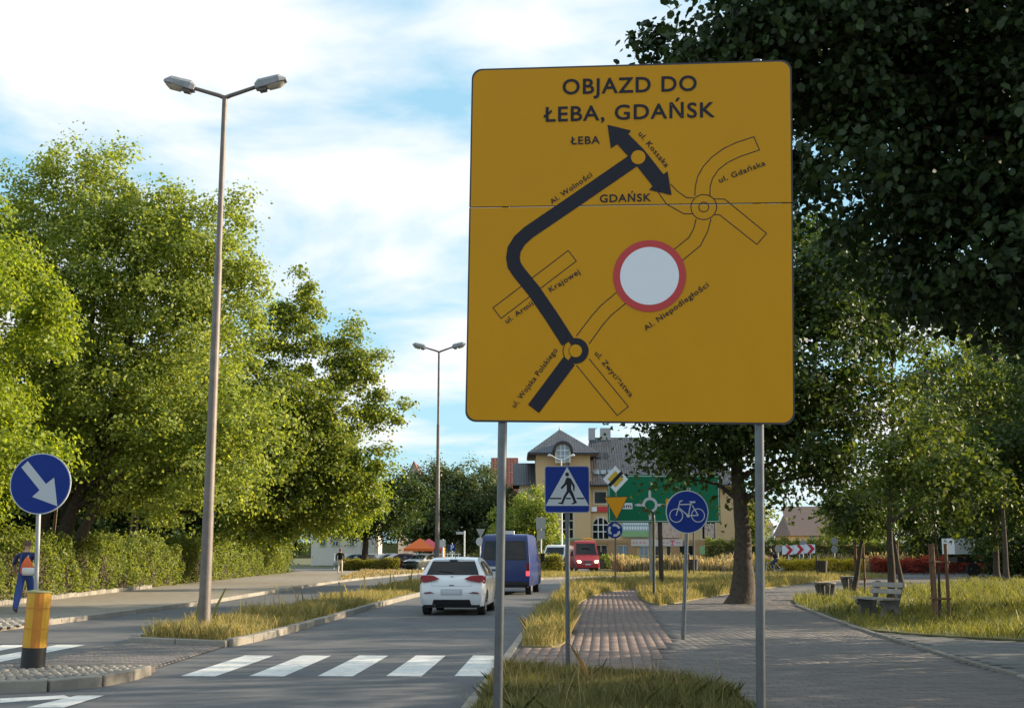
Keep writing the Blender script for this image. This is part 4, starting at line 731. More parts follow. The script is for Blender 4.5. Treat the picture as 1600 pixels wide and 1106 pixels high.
# ------------------------------------------------------------------ vehicles (rear at local y=0, front at +y)
def vehicle(name, label, cat, loc, rz, prof, W, zb, wz, paint_, group=None, taper=(.9, .22, .88, .3), wheels=((.62, .31), (3.1, .31)), tw=.2, track=None):
    """prof: contour (y,z) from rear bottom over the roof to front bottom; wz: [(z, halfwidth factor)]"""
    t = thing(name, label, cat, loc, rz, group); yl = max(p[0] for p in prof); hw = W / 2
    def wf(y, z):
        f = np.interp(z, [a for a, _ in wz], [b_ for _, b_ in wz]); r0, l0, r1, l1 = taper
        a = min(1, max(0, y) / l0); p = r0 + (1 - r0) * math.sin(a * math.pi / 2); a2 = min(1, max(0, yl - y) / l1); p *= r1 + (1 - r1) * math.sin(a2 * math.pi / 2); return hw * f * p
    def cont(tt):
        i = min(int(tt), len(prof) - 2); f = tt - i; return (prof[i][0] * (1 - f) + prof[i + 1][0] * f, prof[i][1] * (1 - f) + prof[i + 1][1] * f)
    def strip(s, tt, off=0):
        y, z = cont(tt); i = min(int(tt), len(prof) - 2); d = Vector((0, prof[i + 1][0] - prof[i][0], prof[i + 1][1] - prof[i][1])).normalized(); nrm = Vector((0, -d.z, d.y))
        bulge = -(.05 if y < yl / 2 else -.07) * (1 - s * s) if abs(d.z) > .5 else 0
        return Vector((s * wf(y, z), y + bulge, z + (.02 * (1 - s * s) if abs(d.z) < .5 else 0))) + nrm * off
    b = MB(); S = [-1, -.8, -.5, 0, .5, .8, 1]; fine = [k / 2 for k in range(2 * (len(prof) - 1) + 1)]; vs = [strip(s, q) for q in fine for s in S]; ns = len(S)
    b.add(vs, [(i * ns + k, i * ns + k + 1, i * ns + ns + k + 1, i * ns + ns + k) for i in range(len(fine) - 1) for k in range(ns - 1)], 0, True)
    for sg in (-1, 1):
        m_ = 9; cols = []
        for q in fine:
            y, z = cont(q); cols.append([Vector((sg * wf(y, zb + (z - zb) * k / (m_ - 1)), y, zb + (z - zb) * k / (m_ - 1))) for k in range(m_)])
        vs = [p for c in cols for p in c]; fs = []
        for i in range(len(fine) - 1):
            if abs(cont(fine[i])[0] - cont(fine[i + 1])[0]) < 1e-4: continue
            for k in range(m_ - 1): f = (i * m_ + k, i * m_ + m_ + k, i * m_ + m_ + k + 1, i * m_ + k + 1); fs.append(f if sg > 0 else f[::-1])
        b.add(vs, fs, 0, True)
    b.obj('body', paint_, t, world=False)
    def sidepoly(nm, pts, m, off=.006, sides=(-1, 1), parent=None):
        for sg in sides:
            q = MB(); n = len(pts); cy = sum(p[0] for p in pts) / n; cz = sum(p[1] for p in pts) / n; ring_ = [Vector((sg * (wf(*p) + off), p[0], p[1])) for p in pts] + [Vector((sg * (wf(cy, cz) + off), cy, cz))]
            fs = [(i, (i + 1) % n, n) for i in range(n)]; q.add(ring_, fs if sg > 0 else [f[::-1] for f in fs], 0, True); q.obj(nm, m, parent or t, world=False)
    def patch(nm, s0, s1, t0, t1, m, off=.006, parent=None, sk=0):
        q = MB(); K = 8; J = 4; vs = [strip((s0 + sk * j / J) + ((s1 - sk * j / J) - (s0 + sk * j / J)) * k / K, t0 + (t1 - t0) * j / J, off) for j in range(J + 1) for k in range(K + 1)]
        q.add(vs, [(j * (K + 1) + k, j * (K + 1) + k + 1, (j + 1) * (K + 1) + k + 1, (j + 1) * (K + 1) + k) for j in range(J) for k in range(K)], 0, True); return q.obj(nm, m, parent or t, world=False)
    tk = track or hw * .93
    for (wy, wr) in wheels:
        sidepoly('wheel_arch', [(wy + wr * 1.14 * math.cos(k * math.pi / 10), max(zb, wr + wr * 1.14 * math.sin(k * math.pi / 10))) for k in range(11)], M['black'], .004)
        for sg in (-1, 1):
            xo = sg * (tk + .015); wq = MB(); wq.tube([(xo - sg * tw, wy, wr), (xo - sg * .02, wy, wr), (xo, wy, wr)], [wr, wr, wr * .93], 24); wh = wq.obj('wheel', M['tyre'], t, world=False)
            wq = MB(); wq.tube([(xo, wy, wr), (xo + sg * .006, wy, wr)], [wr * .66, wr * .62], 16); wq.obj('rim', M['rimm'], wh, world=False)
    return t, sidepoly, patch, strip, wf
def uphatch(name, label, loc, rz, paint_, group=None):
    prof = [(.06, .27), (0.0, .42), (-.02, .62), (.03, .80), (.07, .95), (.16, 1.0), (.34, 1.24), (.42, 1.385), (.62, 1.44), (1.2, 1.475), (1.9, 1.45), (2.25, 1.38), (2.95, 1.0), (3.25, .93), (3.8, .80), (3.95, .65), (3.98, .45), (3.9, .25)]
    return vehicle(name, label, 'car', loc, rz, prof, 1.74, .24, [(.2, .93), (.45, .99), (.72, 1.0), (.95, .97), (1.05, .94), (1.40, .72), (1.48, .66)], paint_, group)
def car_windows(sp, pt):
    sp('side_window', [(.75, 1.0), (.62, 1.14), (.78, 1.34), (1.42, 1.39), (1.42, .985)], M['glass']); sp('side_window', [(1.48, .985), (1.48, 1.39), (1.95, 1.365), (2.2, 1.28), (2.62, 1.02), (2.6, .98)], M['glass'])
    pt('windscreen', -.88, .88, 11.1, 11.85, M['glass'])
g = G(707, 961); hb, sp, pt, stf, wf = uphatch('hatchback', 'white five-door hatchback driving away with red tail lights', (g.x - .02, g.y - .1, 0), R(-4.5), M['carwhite'])
car_windows(sp, pt)
rg = pt('rear_window', -.84, .84, 5.12, 6.95, M['glass'], .008, sk=-.03); 
q = MB(); q.tube([stf(0, 5.2, .02), stf(.0, 5.35, .03), stf(-.45, 5.5, .02)], .01, 6); q.obj('wiper', M['black'], rg, world=False)
for sg in (-1, 1):
    def pl_(nm, pts, m, off, parent=hb):
        q = MB(); v = [stf(s * sg, tt, off) for s, tt in pts]; n = len(v); c = sum(v, Vector()) / n; q.add(v + [c + Vector((0, -.012, 0))], [(i, (i + 1) % n, n) if sg < 0 else (n, (i + 1) % n, i) for i in range(n)], 0, True); return q.obj(nm, m, parent, world=False)
    pl_('tail_light', [(.40, 3.85), (.6, 4.35), (.86, 4.85), (1.0, 4.8), (1.0, 3.45), (.93, 3.2), (.75, 3.35), (.55, 3.6)], M['tail'], .034)
    pl_('reflector', [(.56, 1.75), (.72, 1.95), (.9, 1.85), (.93, 1.68)], mat('reflector_dark', (.14, .03, .04), .4), .03)
sp('tail_light_side', [(.03, .84), (.06, .98), (.2, 1.0), (.42, .97), (.3, .88), (.12, .80)], M['tail'], .008)
pt('number_plate', -.30, .30, 1.62, 2.05, M['plate'], .012); pt('plate_recess_shade', -.36, .36, 1.5, 2.3, mat('body_shadow_grey', (.45, .46, .49), .5), .004); pt('hatch_handle', -.08, .08, 2.72, 2.86, M['black'], .01)  # plate recess is not modelled, its shade is a flat grey patch
pt('rear_diffuser', -.66, .66, .0, .92, M['black'], .008, sk=.05); pt('badge', -.055, .055, 4.0, 4.3, M['chrome'], .012)
q = MB(); q.stroke(Plane((0, 0, 0)), [(0, 0), (0, 0)], .01, 0) if 0 else None
for s0, s1 in ((-.62, -.45), (.50, .64)): pt('model_lettering', s0, s1, 3.32, 3.42, M['rimm'], .006)
for s in (-.66, .66): pt('hatch_seam', s - .005, s + .005, 2.75, 4.2, M['greyback'], .003)
pt('hatch_seam', -.66, .66, 2.70, 2.74, M['greyback'], .003); pt('roof_spoiler', -.86, .86, 7.0, 7.4, M['carwhite'], .02); pt('brake_light', -.16, .16, 6.9, 7.02, M['black'], .024)
q = MB(); q.tube([(0, .75, 1.47), (0, .62, 1.56)], [.012, .005], 6); q.obj('aerial', M['black'], hb, world=False)
q = MB(); q.tube([(-.45, .35, .26), (-.45, .0, .26)], .035, 8); q.obj('exhaust', M['black'], hb, world=False)
for sg in (-1, 1): q = MB(); q.box((sg * .95, 2.35, 1.02), (.2, .1, .14)); q.obj('mirror', M['carwhite'], hb, world=False)
q = MB(); q.box((0, 1.9, .3), (1.5, 3.4, .22)); q.obj('underbody', M['black'], hb, world=False)
# vans
def van(name, label, loc, rz, paint_, Lh=4.9, Ht=2.15, W=1.98, group=None):
    prof = [(.02, .38), (0, .6), (0, 1.1), (.02, 1.6), (.06, Ht - .12), (.16, Ht - .02), (1.0, Ht + .02), (3.0, Ht), (3.35, Ht - .1), (4.0, 1.33), (4.25, 1.18), (4.75, .98), (Lh, .7), (Lh, .36)]
    return vehicle(name, label, 'van', loc, rz, prof, W, .34, [(.3, .97), (.7, 1), (1.2, .995), (1.5, .96), (Ht - .1, .88), (Ht + .03, .80)], paint_, group, (.96, .12, .86, .5), ((.95, .33), (3.95, .33)), .22)
c = (G(751, 929) + G(823, 930)) / 2; bv, sp, pt, stf, wf = van('van', 'blue panel van with two rear windows ahead of the hatchback', (c.x + .05, c.y + .1, 0), R(-6.5), M['carblue'], 5.0, 2.28)
for s0, s1 in ((-.86, -.07), (.07, .86)): pt('rear_window', s0, s1, 2.5, 3.7, M['vanglass'] if 'vanglass' in M else M['glass'], .008); pt('window_gasket', s0 - .03, s1 + .03, 2.42, 3.78, M['black'], .004)
pt('door_seam', -.008, .008, .6, 4.0, M['black'], .004); pt('crease', -.9, .9, 1.55, 1.58, M['black'], .004); pt('bumper', -1.0, 1.0, .05, .55, M['black'], .02); pt('number_plate', -.62, -.2, 1.75, 1.95, M['plate'], .012)
for sg, mm in ((-1, M['tail']), (1, M['tailon'])): pt('tail_light', min(sg * .86, sg * .99), max(sg * .86, sg * .99), 1.25, 1.6, mm, .012); pt('tail_light', min(sg * .87, sg * .99), max(sg * .87, sg * .99), 1.6, 2.2, M['tail'], .011)
sp('side_window', [(3.2, 1.3), (3.2, 1.95), (3.45, 1.95), (3.95, 1.35)], M['glass']); sp('side_seam', [(1.9, .6), (1.915, .6), (1.915, 2.0), (1.9, 2.0)], M['black'], .003)
q = MB(); q.box((.12, .35, 2.36), (.4, .22, .13)); q.obj('roof_sign', M['whitemetal'], bv, world=False)
for sg in (-1, 1): q = MB(); q.box((sg * 1.12, 3.75, 1.4), (.16, .1, .34)); q.obj('mirror', M['black'], bv, world=False)
q = MB(); q.box((0, 2.4, .4), (1.7, 4.4, .25)); q.obj('underbody', M['black'], bv, world=False)
def front_van(t, sp, pt, lit, dark):
    pt('windscreen', -.86, .86, 8.12, 8.92, M['glass']); pt('grille', -.4, .4, 11.25, 11.75, M['black'], .01); pt('bumper', -.98, .98, 12.3, 12.98, dark, .02); pt('number_plate', -.26, .26, 12.1, 12.35, M['plate'], .03)
    for sg in (-1, 1): pt('headlight', min(sg * .62, sg * .92), max(sg * .62, sg * .92), 11.2, 11.75, lit, .014); q = MB(); q.box((sg * 1.16, 3.9, 1.45), (.18, .1, .36)); q.obj('mirror', M['black'], t, world=False)
    sp('side_window', [(2.2, 1.3), (2.2, 1.9), (3.1, 1.9), (3.1, 1.3)], M['glass']); sp('side_window', [(3.2, 1.3), (3.2, 1.9), (3.45, 1.9), (3.9, 1.35)], M['glass'])
    q = MB(); q.box((0, 2.4, .4), (1.7, 4.4, .25)); q.obj('underbody', M['black'], t, world=False)
g = G(920, 894); rv, sp, pt, stf, wf = van('van', 'red delivery van coming towards the junction with headlights on', (g.x - .4, g.y + 5.0, 0), R(184), M['carred'], 5.0, 2.55, 2.0); front_van(rv, sp, pt, M['headon'], M['carred'])
q = MB(); q.tube([(-.5, 4.2, 2.56), (-.2, 4.2, 2.7), (.1, 4.2, 2.62), (.3, 4.2, 2.72)], .07, 6); q.obj('roof_beacon', M['orange'], rv, world=False)
g = G(866, 893); wv, sp, pt, stf, wf = van('van', 'white minibus with side windows beside the red van', (g.x + 1.2, g.y + 5.2, 0), R(163), M['vanwhite'], 5.0, 2.2, 1.95); front_van(wv, sp, pt, M['headoff'], M['black'])
sp('side_window', [(.4, 1.3), (.4, 1.9), (1.2, 1.9), (1.2, 1.3)], M['glass']); sp('side_window', [(1.3, 1.3), (1.3, 1.9), (2.1, 1.9), (2.1, 1.3)], M['glass'])
for lab, u, v, Y, rz, pm, hl in (('pale silver car parked behind the low hedge', 562, 889, 111, 62, 'carsilver', 0), ('maroon car parked near the orange tents', 626, 890, 110, 118, 'carmaroon', 0), ('dark green estate car parked beside the maroon one', 664, 890, 108, 150, 'cardark', 0), ('blue grey car parked behind the maroon one', 607, 888, 114, 115, 'carwine', 0)):
    x = P(u, 862, Y).x; t, sp, pt, stf, wf = uphatch('parked_car', lab, (x + 1.6 * math.sin(R(rz)), Y - 1.6 * math.cos(R(rz)), 0), R(rz), M[pm], 'cars parked beyond the low hedge'); car_windows(sp, pt); pt('rear_window', -.84, .84, 5.1, 6.9, M['glass'], .008)
    for sg in (-1, 1): pt('tail_light', min(sg * .6, sg * .98), max(sg * .6, sg * .98), 3.4, 4.4, M['tail'], .01); pt('headlight', min(sg * .6, sg * .92), max(sg * .6, sg * .92), 13.3, 14.0, M['headoff'], .01)
    pt('number_plate', -.3, .3, 1.7, 2.1, M['plate'], .012)
# white lorry trailer by the park
Yt = 82; x0 = P(1492, 862, Yt).x; t = thing('lorry_trailer', 'long white trailer parked beyond the lawn behind dark trees', 'trailer', (x0, Yt, 0)); b = MB(); b.box((x0 + 5, Yt + 1.2, 2.0), (10, 2.4, 1.05)); b.obj('box_body', M['whitemetal'], t); b = MB(); b.box((x0 + 5, Yt + 1.2, 1.1), (9.6, 2.0, .36)); b.obj('chassis', M['black'], t)
for k in range(4): MB().tube([(x0 + 1.2 + k * 2.4, Yt, .45), (x0 + 1.2 + k * 2.4, Yt + .3, .45)], .45, 16).obj('wheel', M['tyre'], t)

# ------------------------------------------------------------------ people
def figure(name, label, loc, rz, J, bones, mats, cat='person', extra=None, group=None):
    """one continuous skinned body; bones: (jointA, jointB, material index); J: name -> (pos, radius)"""
    names = list(J); me = bpy.data.meshes.new('body'); me.from_pydata([J[n][0] for n in names], [(names.index(a), names.index(c)) for a, c, _ in bones], []); o = bpy.data.objects.new('body', me); COL.objects.link(o)
    md = o.modifiers.new('s', 'SKIN'); sk_ = me.skin_vertices[0].data
    for i, n in enumerate(names): r_ = J[n][1]; sk_[i].radius = r_ if hasattr(r_, '__len__') else (r_, r_); sk_[i].use_root = n == 'pelvis'
    s2 = o.modifiers.new('u', 'SUBSURF'); s2.levels = 2; s2.render_levels = 2; bpy.context.view_layer.update()
    nm = bpy.data.meshes.new_from_object(o.evaluated_get(bpy.context.evaluated_depsgraph_get())); bpy.data.objects.remove(o); nm.materials.clear()
    for m in mats: nm.materials.append(m)
    segs = [(Vector(J[a][0]), Vector(J[c][0]), k) for a, c, k in bones]
    for p in nm.polygons:
        c = p.center; best = min(segs, key=lambda s: (c - (s[0] + (s[1] - s[0]) * max(0, min(1, (c - s[0]).dot(s[1] - s[0]) / max(1e-6, (s[1] - s[0]).length_squared))))).length); p.material_index = best[2]; p.use_smooth = True
    t = thing(name, label, cat, loc, rz, group); link('body', nm, t); return t
def human(name, label, loc, rz, mats, lf=.2, lb=-.25, arms=((-.34, -.02, .92), (.34, .05, .92)), elb=((-.30, -.06, 1.18), (.30, -.03, 1.18)), wide=1.0, hair=None, hgt=1.0, lean=0, coat=0, leg=1.0):
    # mats: 0 skin 1 top 2 trousers 3 shoes ; facing +y
    J = {'pelvis': ((0, 0, .98), (.165 * wide, .115)), 'waist': ((0, lean * .3, 1.14), (.15 * wide, .11)), 'chest': ((0, lean * .7, 1.36), (.19 * wide, .125)), 'neckb': ((0, lean, 1.5), (.075, .07)), 'neck': ((0, lean + .01, 1.57), (.055, .055)), 'head': ((0, lean + .03, 1.66), (.078, .092)), 'crown': ((0, lean + .03, 1.755), (.062, .075)),
         'shl': ((-.2 * wide, lean * .8, 1.44), .065), 'shr': ((.2 * wide, lean * .8, 1.44), .065), 'ell': (elb[0], .047), 'elr': (elb[1], .047), 'wrl': (arms[0], .034), 'wrr': (arms[1], .034), 'hal': ((arms[0][0], arms[0][1] + .03, arms[0][2] - .09), (.022, .04)), 'har': ((arms[1][0], arms[1][1] + .03, arms[1][2] - .09), (.022, .04)),
         'hil': ((-.1, 0, .88), .10), 'hir': ((.1, 0, .88), .10), 'knl': ((-.11, lb * .35, .5), .072 * leg), 'knr': ((.11, lf * .6, .5), .072 * leg), 'anl': ((-.11, lb, .11), .052 * leg), 'anr': ((.11, lf, .1), .052 * leg), 'tol': ((-.11, lb + .15, .04), (.042, .03)), 'tor': ((.11, lf + .17, .04), (.042, .03))}
    bones = [('pelvis', 'waist', 1), ('waist', 'chest', 1), ('chest', 'neckb', 1), ('neckb', 'neck', 0), ('neck', 'head', 0), ('head', 'crown', 0), ('chest', 'shl', 1), ('chest', 'shr', 1), ('shl', 'ell', 1), ('shr', 'elr', 1), ('ell', 'wrl', 0 if not coat else 1), ('elr', 'wrr', 0 if not coat else 1), ('wrl', 'hal', 0), ('wrr', 'har', 0),
             ('pelvis', 'hil', 2), ('pelvis', 'hir', 2), ('hil', 'knl', 2), ('hir', 'knr', 2), ('knl', 'anl', 2), ('knr', 'anr', 2), ('anl', 'tol', 3), ('anr', 'tor', 3)]
    J = {k: (tuple(c * hgt for c in p), tuple(x * hgt for x in r_) if hasattr(r_, '__len__') else r_ * hgt) for k, (p, r_) in J.items()}
    t = figure(name, label, loc, rz, J, bones, mats)
    if hair:
        b = bmesh.new(); bmesh.ops.create_uvsphere(b, u_segments=16, v_segments=10, radius=.108 * hgt)
        for v in b.verts: v.co = Vector((v.co.x * .9, v.co.y * 1.1 + (lean + .015) * hgt, v.co.z * 1.15 + 1.685 * hgt)); 
        bmesh.ops.delete(b, geom=[v for v in b.verts if v.co.y > (lean + .07) * hgt and v.co.z < 1.72 * hgt or v.co.z < (1.60 if hair[1] else 1.655) * hgt], context='VERTS'); m_ = bpy.data.meshes.new('hair'); b.to_mesh(m_); b.free(); m_.materials.append(hair[0])
        for p in m_.polygons: p.use_smooth = True
        link('hair', m_, t)
    for sg in (-1, 1):
        b = bmesh.new(); bmesh.ops.create_uvsphere(b, u_segments=8, v_segments=6, radius=.03 * hgt)
        for v in b.verts: v.co = Vector((v.co.x * .4 + sg * .088 * hgt, v.co.y * .7 + (lean + .02) * hgt, v.co.z + 1.67 * hgt))
        m_ = bpy.data.meshes.new('ear'); b.to_mesh(m_); b.free(); m_.materials.append(mats[0]); link('ear', m_, t)
    return t
g = G(36, 957, .06); man = human('person', 'person in blue overalls walking away along the hedge with an orange bag', (g.x, g.y, .06), R(4), [M['skin'], M['navycloth'], M['denim'], M['shoe']], .38, -.3, ((-.3, .16, 1.02), (.24, .1, 1.15)), ((-.30, -.03, 1.2), (.32, -.08, 1.22)), 1.08, (M['hair'], 0), 1.03, leg=1.4)
b = MB(); b.tube([(-.1, -.115, 1.06), (-.1, -.135, 1.3), (-.1, -.1, 1.48)], [.035, .035, .03], 6); b.tube([(.1, -.115, 1.06), (.1, -.135, 1.3), (.1, -.1, 1.48)], [.035, .035, .03], 6); b.obj('brace', M['denim'], man, world=False)
bag = thing('drawstring_bag', 'orange and white drawstring bag on the back of the person in overalls', 'bag', (g.x + .12, g.y - .24, 1.02))
def lathe_blob(prof_, m, parent, name, sx=1, sy=1):
    b = MB(); n = 14; vs = [(r_ * math.cos(2 * math.pi * k / n) * sx, r_ * math.sin(2 * math.pi * k / n) * sy, z) for z, r_ in prof_ for k in range(n)]
    b.add(vs, [(i * n + k, i * n + (k + 1) % n, i * n + n + (k + 1) % n, i * n + n + k) for i in range(len(prof_) - 1) for k in range(n)], 0, True); return b.obj(name, m, parent, world=False)
lathe_blob([(0, .02), (.01, .14), (.08, .17), (.2, .165), (.32, .13), (.42, .07), (.47, .03)], M['bagorange'], bag, 'sack', 1, .6); lathe_blob([(-.004, .03), (.004, .146), (.08, .176), (.19, .172), (.2, .166)], M['bagwhite'], bag, 'white_panel', 1, .62).location = (.035, -.012, 0)
b = MB(); b.tube([(0, 0, .44), (-.02, .1, .5), (-.05, .2, .5)], .012, 5); b.obj('cord', M['bagwhite'], bag, world=False)
g = G(531, 897, .06); human('person', 'person in a black jacket and pale trousers walking beside the hedge end', (g.x, g.y, .06), R(0), [M['skin'], M['blackcloth'], M['trousers'], M['shoe']], .14, -.1, ((-.27, .06, .95), (.27, .04, .95)), ((-.27, -.03, 1.2), (.27, -.03, 1.2)), 1.15, (M['hairred'], 1), 1.0, 0, 1)
# cyclist and bicycle (riding to the left)
g = G(1209, 898, .05); cyx, cyy = g.x, g.y; bi = thing('bicycle', 'bicycle ridden past the chevron boards', 'bicycle', (cyx, cyy, .05))
for wx in (-.53, .53):
    w_ = MB(); ringp = [(wx + .33 * math.cos(k * math.pi / 14), 0, .35 + .33 * math.sin(k * math.pi / 14)) for k in range(29)]; w_.tube(ringp, .017, 6, cap=False); wh = w_.obj('wheel', M['tyre'], bi, world=False); s_ = MB()
    for k in range(9): a = k * math.pi / 9; s_.tube([(wx + .32 * math.cos(a), 0, .35 + .32 * math.sin(a)), (wx - .32 * math.cos(a), 0, .35 - .32 * math.sin(a))], .003, 4)
    s_.obj('spokes', M['chrome'], wh, world=False)
b = MB()
for q in (((-.53, 0, .35), (-.40, 0, .95)), ((-.42, 0, .85), (.16, 0, .88)), ((-.43, 0, .80), (.03, 0, .32)), ((.03, 0, .32), (.2, 0, 1.0)), ((.16, 0, .85), (.53, 0, .35)), ((.03, 0, .32), (.53, 0, .35))): b.tube(q, .018, 6)
b.obj('frame', M['chrome'], bi, world=False); MB().tube([(.08, 0, 1.02), (.34, 0, 1.03)], [.03, .08], 8).obj('saddle', M['black'], bi, world=False); MB().tube([(-.36, -.26, 1.02), (-.42, 0, 1.0), (-.36, .26, 1.02)], .016, 6).obj('handlebar', M['black'], bi, world=False)
J = {'pelvis': ((.22, 0, 1.08), (.13, .16)), 'waist': ((.12, 0, 1.24), (.12, .15)), 'chest': ((-.02, 0, 1.45), (.13, .18)), 'neckb': ((-.1, 0, 1.57), .07), 'neck': ((-.13, 0, 1.62), .055), 'head': ((-.17, 0, 1.71), (.09, .08)), 'crown': ((-.17, 0, 1.80), (.07, .065)),
     'shl': ((-.04, -.2, 1.5), .065), 'shr': ((-.04, .2, 1.5), .065), 'ell': ((-.2, -.26, 1.25), .045), 'elr': ((-.2, .26, 1.25), .045), 'hal': ((-.37, -.24, 1.05), .035), 'har': ((-.37, .24, 1.05), .035),
     'hil': ((.18, -.1, 1.0), .1), 'hir': ((.18, .1, 1.0), .1), 'knl': ((-.18, -.11, .82), .072), 'knr': ((-.1, .11, .66), .072), 'anl': ((.0, -.12, .46), .05), 'anr': ((.05, .12, .22), .05), 'tol': ((-.15, -.12, .40), .035), 'tor': ((-.1, .12, .16), .035)}
figure('person', 'cyclist in dark clothes with a black backpack leaning over the handlebar', (cyx, cyy, .05), 0, J, [('pelvis', 'waist', 1), ('waist', 'chest', 1), ('chest', 'neckb', 1), ('neckb', 'neck', 0), ('neck', 'head', 0), ('head', 'crown', 0), ('chest', 'shl', 1), ('chest', 'shr', 1), ('shl', 'ell', 1), ('shr', 'elr', 1), ('ell', 'hal', 0), ('elr', 'har', 0), ('pelvis', 'hil', 2), ('pelvis', 'hir', 2), ('hil', 'knl', 2), ('hir', 'knr', 2), ('knl', 'anl', 2), ('knr', 'anr', 2), ('anl', 'tol', 3), ('anr', 'tor', 3)], [M['skin'], M['blackcloth'], M['navycloth'], M['shoe']])
bk = thing('backpack', 'black backpack worn by the cyclist', 'bag', (cyx + .2, cyy, 1.35)); lathe_blob([(-.16, .03), (-.14, .13), (0, .17), (.18, .15), (.26, .05)], M['blackcloth'], bk, 'sack', .75, 1.1); lathe_blob([(-.1, .03), (-.08, .09), (.02, .1), (.05, .03)], M['navycloth'], bk, 'pocket', .6, 1).location = (.1, 0, 0)

# ------------------------------------------------------------------ park furniture
g = (G(1325, 972, .07) + G(1380, 968, .07)) / 2; bx_, by_ = 8.35, 30.0
t = thing('park_bench', 'weathered slatted bench with concrete ends beside the plaza path', 'bench', (8.7, 29.4, .06), R(-74))   # bench length along local x, seat faces -y
for sx in (-.48, .48):
    b = MB(); pts = [(-.28, 0), (-.16, 0), (-.1, .22), (.05, .24), (.1, 0), (.26, 0), (.2, .3), (.24, .46), (.36, .86), (.27, .88), (.16, .5), (-.3, .44), (-.32, .36), (-.2, .3)]
    n = len(pts); vs = [(sx + o, y, z) for o in (-.05, .05) for y, z in pts]; b.add(vs, [tuple(range(n)), tuple(range(2 * n - 1, n - 1, -1))] + [(i, i + n, (i + 1) % n + n, (i + 1) % n) for i in range(n)]); b.obj('leg', M['concrete'], t, world=False)
for k, y in enumerate((-.26, -.14, -.02, .1)): b = MB(); b.box((0, y, .475), (1.3, .1, .04)); b.obj('seat_slat', M['benchwood'], t, world=False)
for k, (y, z) in enumerate(((.205, .64), (.255, .79))): b = MB(); b.box((0, y, z), (1.3, .035, .115), rot=Matrix.Rotation(-.3, 3, 'X')); b.obj('back_slat', M['benchwood'], t, world=False)
for u, v, lab in ((1290, 936, 'concrete legged stool at the tip of the lawn'), (1327, 921, 'concrete legged stool farther up the path beside tall grass')):
    g = G(u, v, .06); t = thing('stone_stool', lab, 'stool', (g.x, g.y, .06), R(50)); b = MB(); b.tube([(0, 0, .5), (0, 0, .52), (0, 0, .56)], [.36, .4, .4], 4); b.obj('seat', M['benchwood'], t, world=False)
    for sx, sy in ((-.2, -.2), (.2, -.2), (.2, .2), (-.2, .2)): b = MB(); b.tube([(sx * .6, sy * .6, 0), (sx * 1.0, sy * 1.0, .5)], [.07, .1], 4); b.obj('leg', M['concrete'], t, world=False)
def stakes(x, y, lab, h=1.75, sapl=True):
    t = thing('tree_stake_frame', lab, 'stake frame', (x, y, .05), R(20))
    for a in (90, 210, 330): px_, py_ = .2 * math.cos(R(a)), .2 * math.sin(R(a)); MB().tube([(px_, py_, 0), (px_, py_, h)], .038, 8).obj('stake', M['wood'], t, world=False)
    for z in (.55, 1.35):
        for a, c in ((90, 210), (210, 330), (330, 90)): p = Vector((.2 * math.cos(R(a)), .2 * math.sin(R(a)), z)); q2 = Vector((.2 * math.cos(R(c)), .2 * math.sin(R(c)), z)); d = (q2 - p).normalized() * .07; MB().tube([p - d, q2 + d], .025, 6).obj('crossbar', M['wood'], t, world=False)
    return t
g = G(1474, 974, .07); stakes(g.x, g.y + .2, 'three wooden stakes around a thin sapling on the sunny lawn')
tree('staked_sapling', 'thin young tree held by wooden stakes on the sunny lawn', (g.x, g.y + .2, .06), 4.4, .035, [(-.3, 0, 3.6, 1.5, 1.2, 1.2), (.6, 0, 3.0, 1.0, .9, .8)], 60, .45, 110, .13, M['lf_young'], limbs=24, trunk_pts=[(0, 0, 0), (.03, 0, 1.2), (-.02, 0, 2.6), (0, 0, 4.2)])
stakes(13.0, 46.3, 'wooden stakes beside the leaning round tree', 2.0); stakes(15.7, 50.8, 'wooden stakes around the upright round tree near the path', 2.0)

# ------------------------------------------------------------------ roundabout planting
ri = [(22 + 15 * math.cos(R(k * 10)), 112.5 + 13 * math.sin(R(k * 10))) for k in range(36)]
sheet('roundabout_island', ri, .12, M['dryturf'], -.02)
grass('flower_meadow', [(9, 101.5), (12, 100.6), (17, 100.2), (22, 100), (34, 101), (35, 106), (8.5, 106)], .12, 15000, 1.15, M['gr_dry'], 'tall dry flowering meadow plants on the roundabout', .3, .009, 2.0, heads=.5)
hedge('yellow_shrubs', 'low row of yellow green shrubs behind the cyclist', [(18.6, 92), (22, 91.5), (26, 91)], 1.6, .9, 6000, .16, M['lf_yellow'], cat='shrub')
hedge('red_shrubs', 'low row of red leaved shrubs behind the stakes', [(26.4, 91), (31, 90), (38, 88.5)], 1.8, 1.0, 8000, .16, M['lf_red'], cat='shrub')
hedge('clipped_hedge', 'tall clipped green hedge behind the chevron boards', [(19, 121), (30, 120), (42, 118)], 1.5, 2.6, 14000, .22, M['lf_hedge'])
hedge('splitter_bush', 'rounded golden bush on the traffic island beside the blue van', [(1.5, 84.4), (3.3, 84.8)], 1.6, 1.25, 2600, .15, M['lf_low'], cat='shrub')
hedge('shop_bush', 'low dark green bushes right of the red van', [(8.0, 110), (11.2, 111)], 1.6, 1.1, 2600, .18, M['lf_mid'], cat='shrub')
tree('green_street_tree', 'sunlit round tree before the brown roofed house', (24.4, 130, 0), 8.2, .15, [(0, 0, 4.8, 3.2, 3, 3)], 60, .9, 170, .3, M['lf_hedge'], limbs=8)
tree('corner_tree', 'loose green tree beside the brown roofed house', (35, 124, 0), 8, .15, [(0, 0, 5, 3.6, 3, 3.2)], 60, .9, 170, .3, M['lf_mid'], limbs=8)

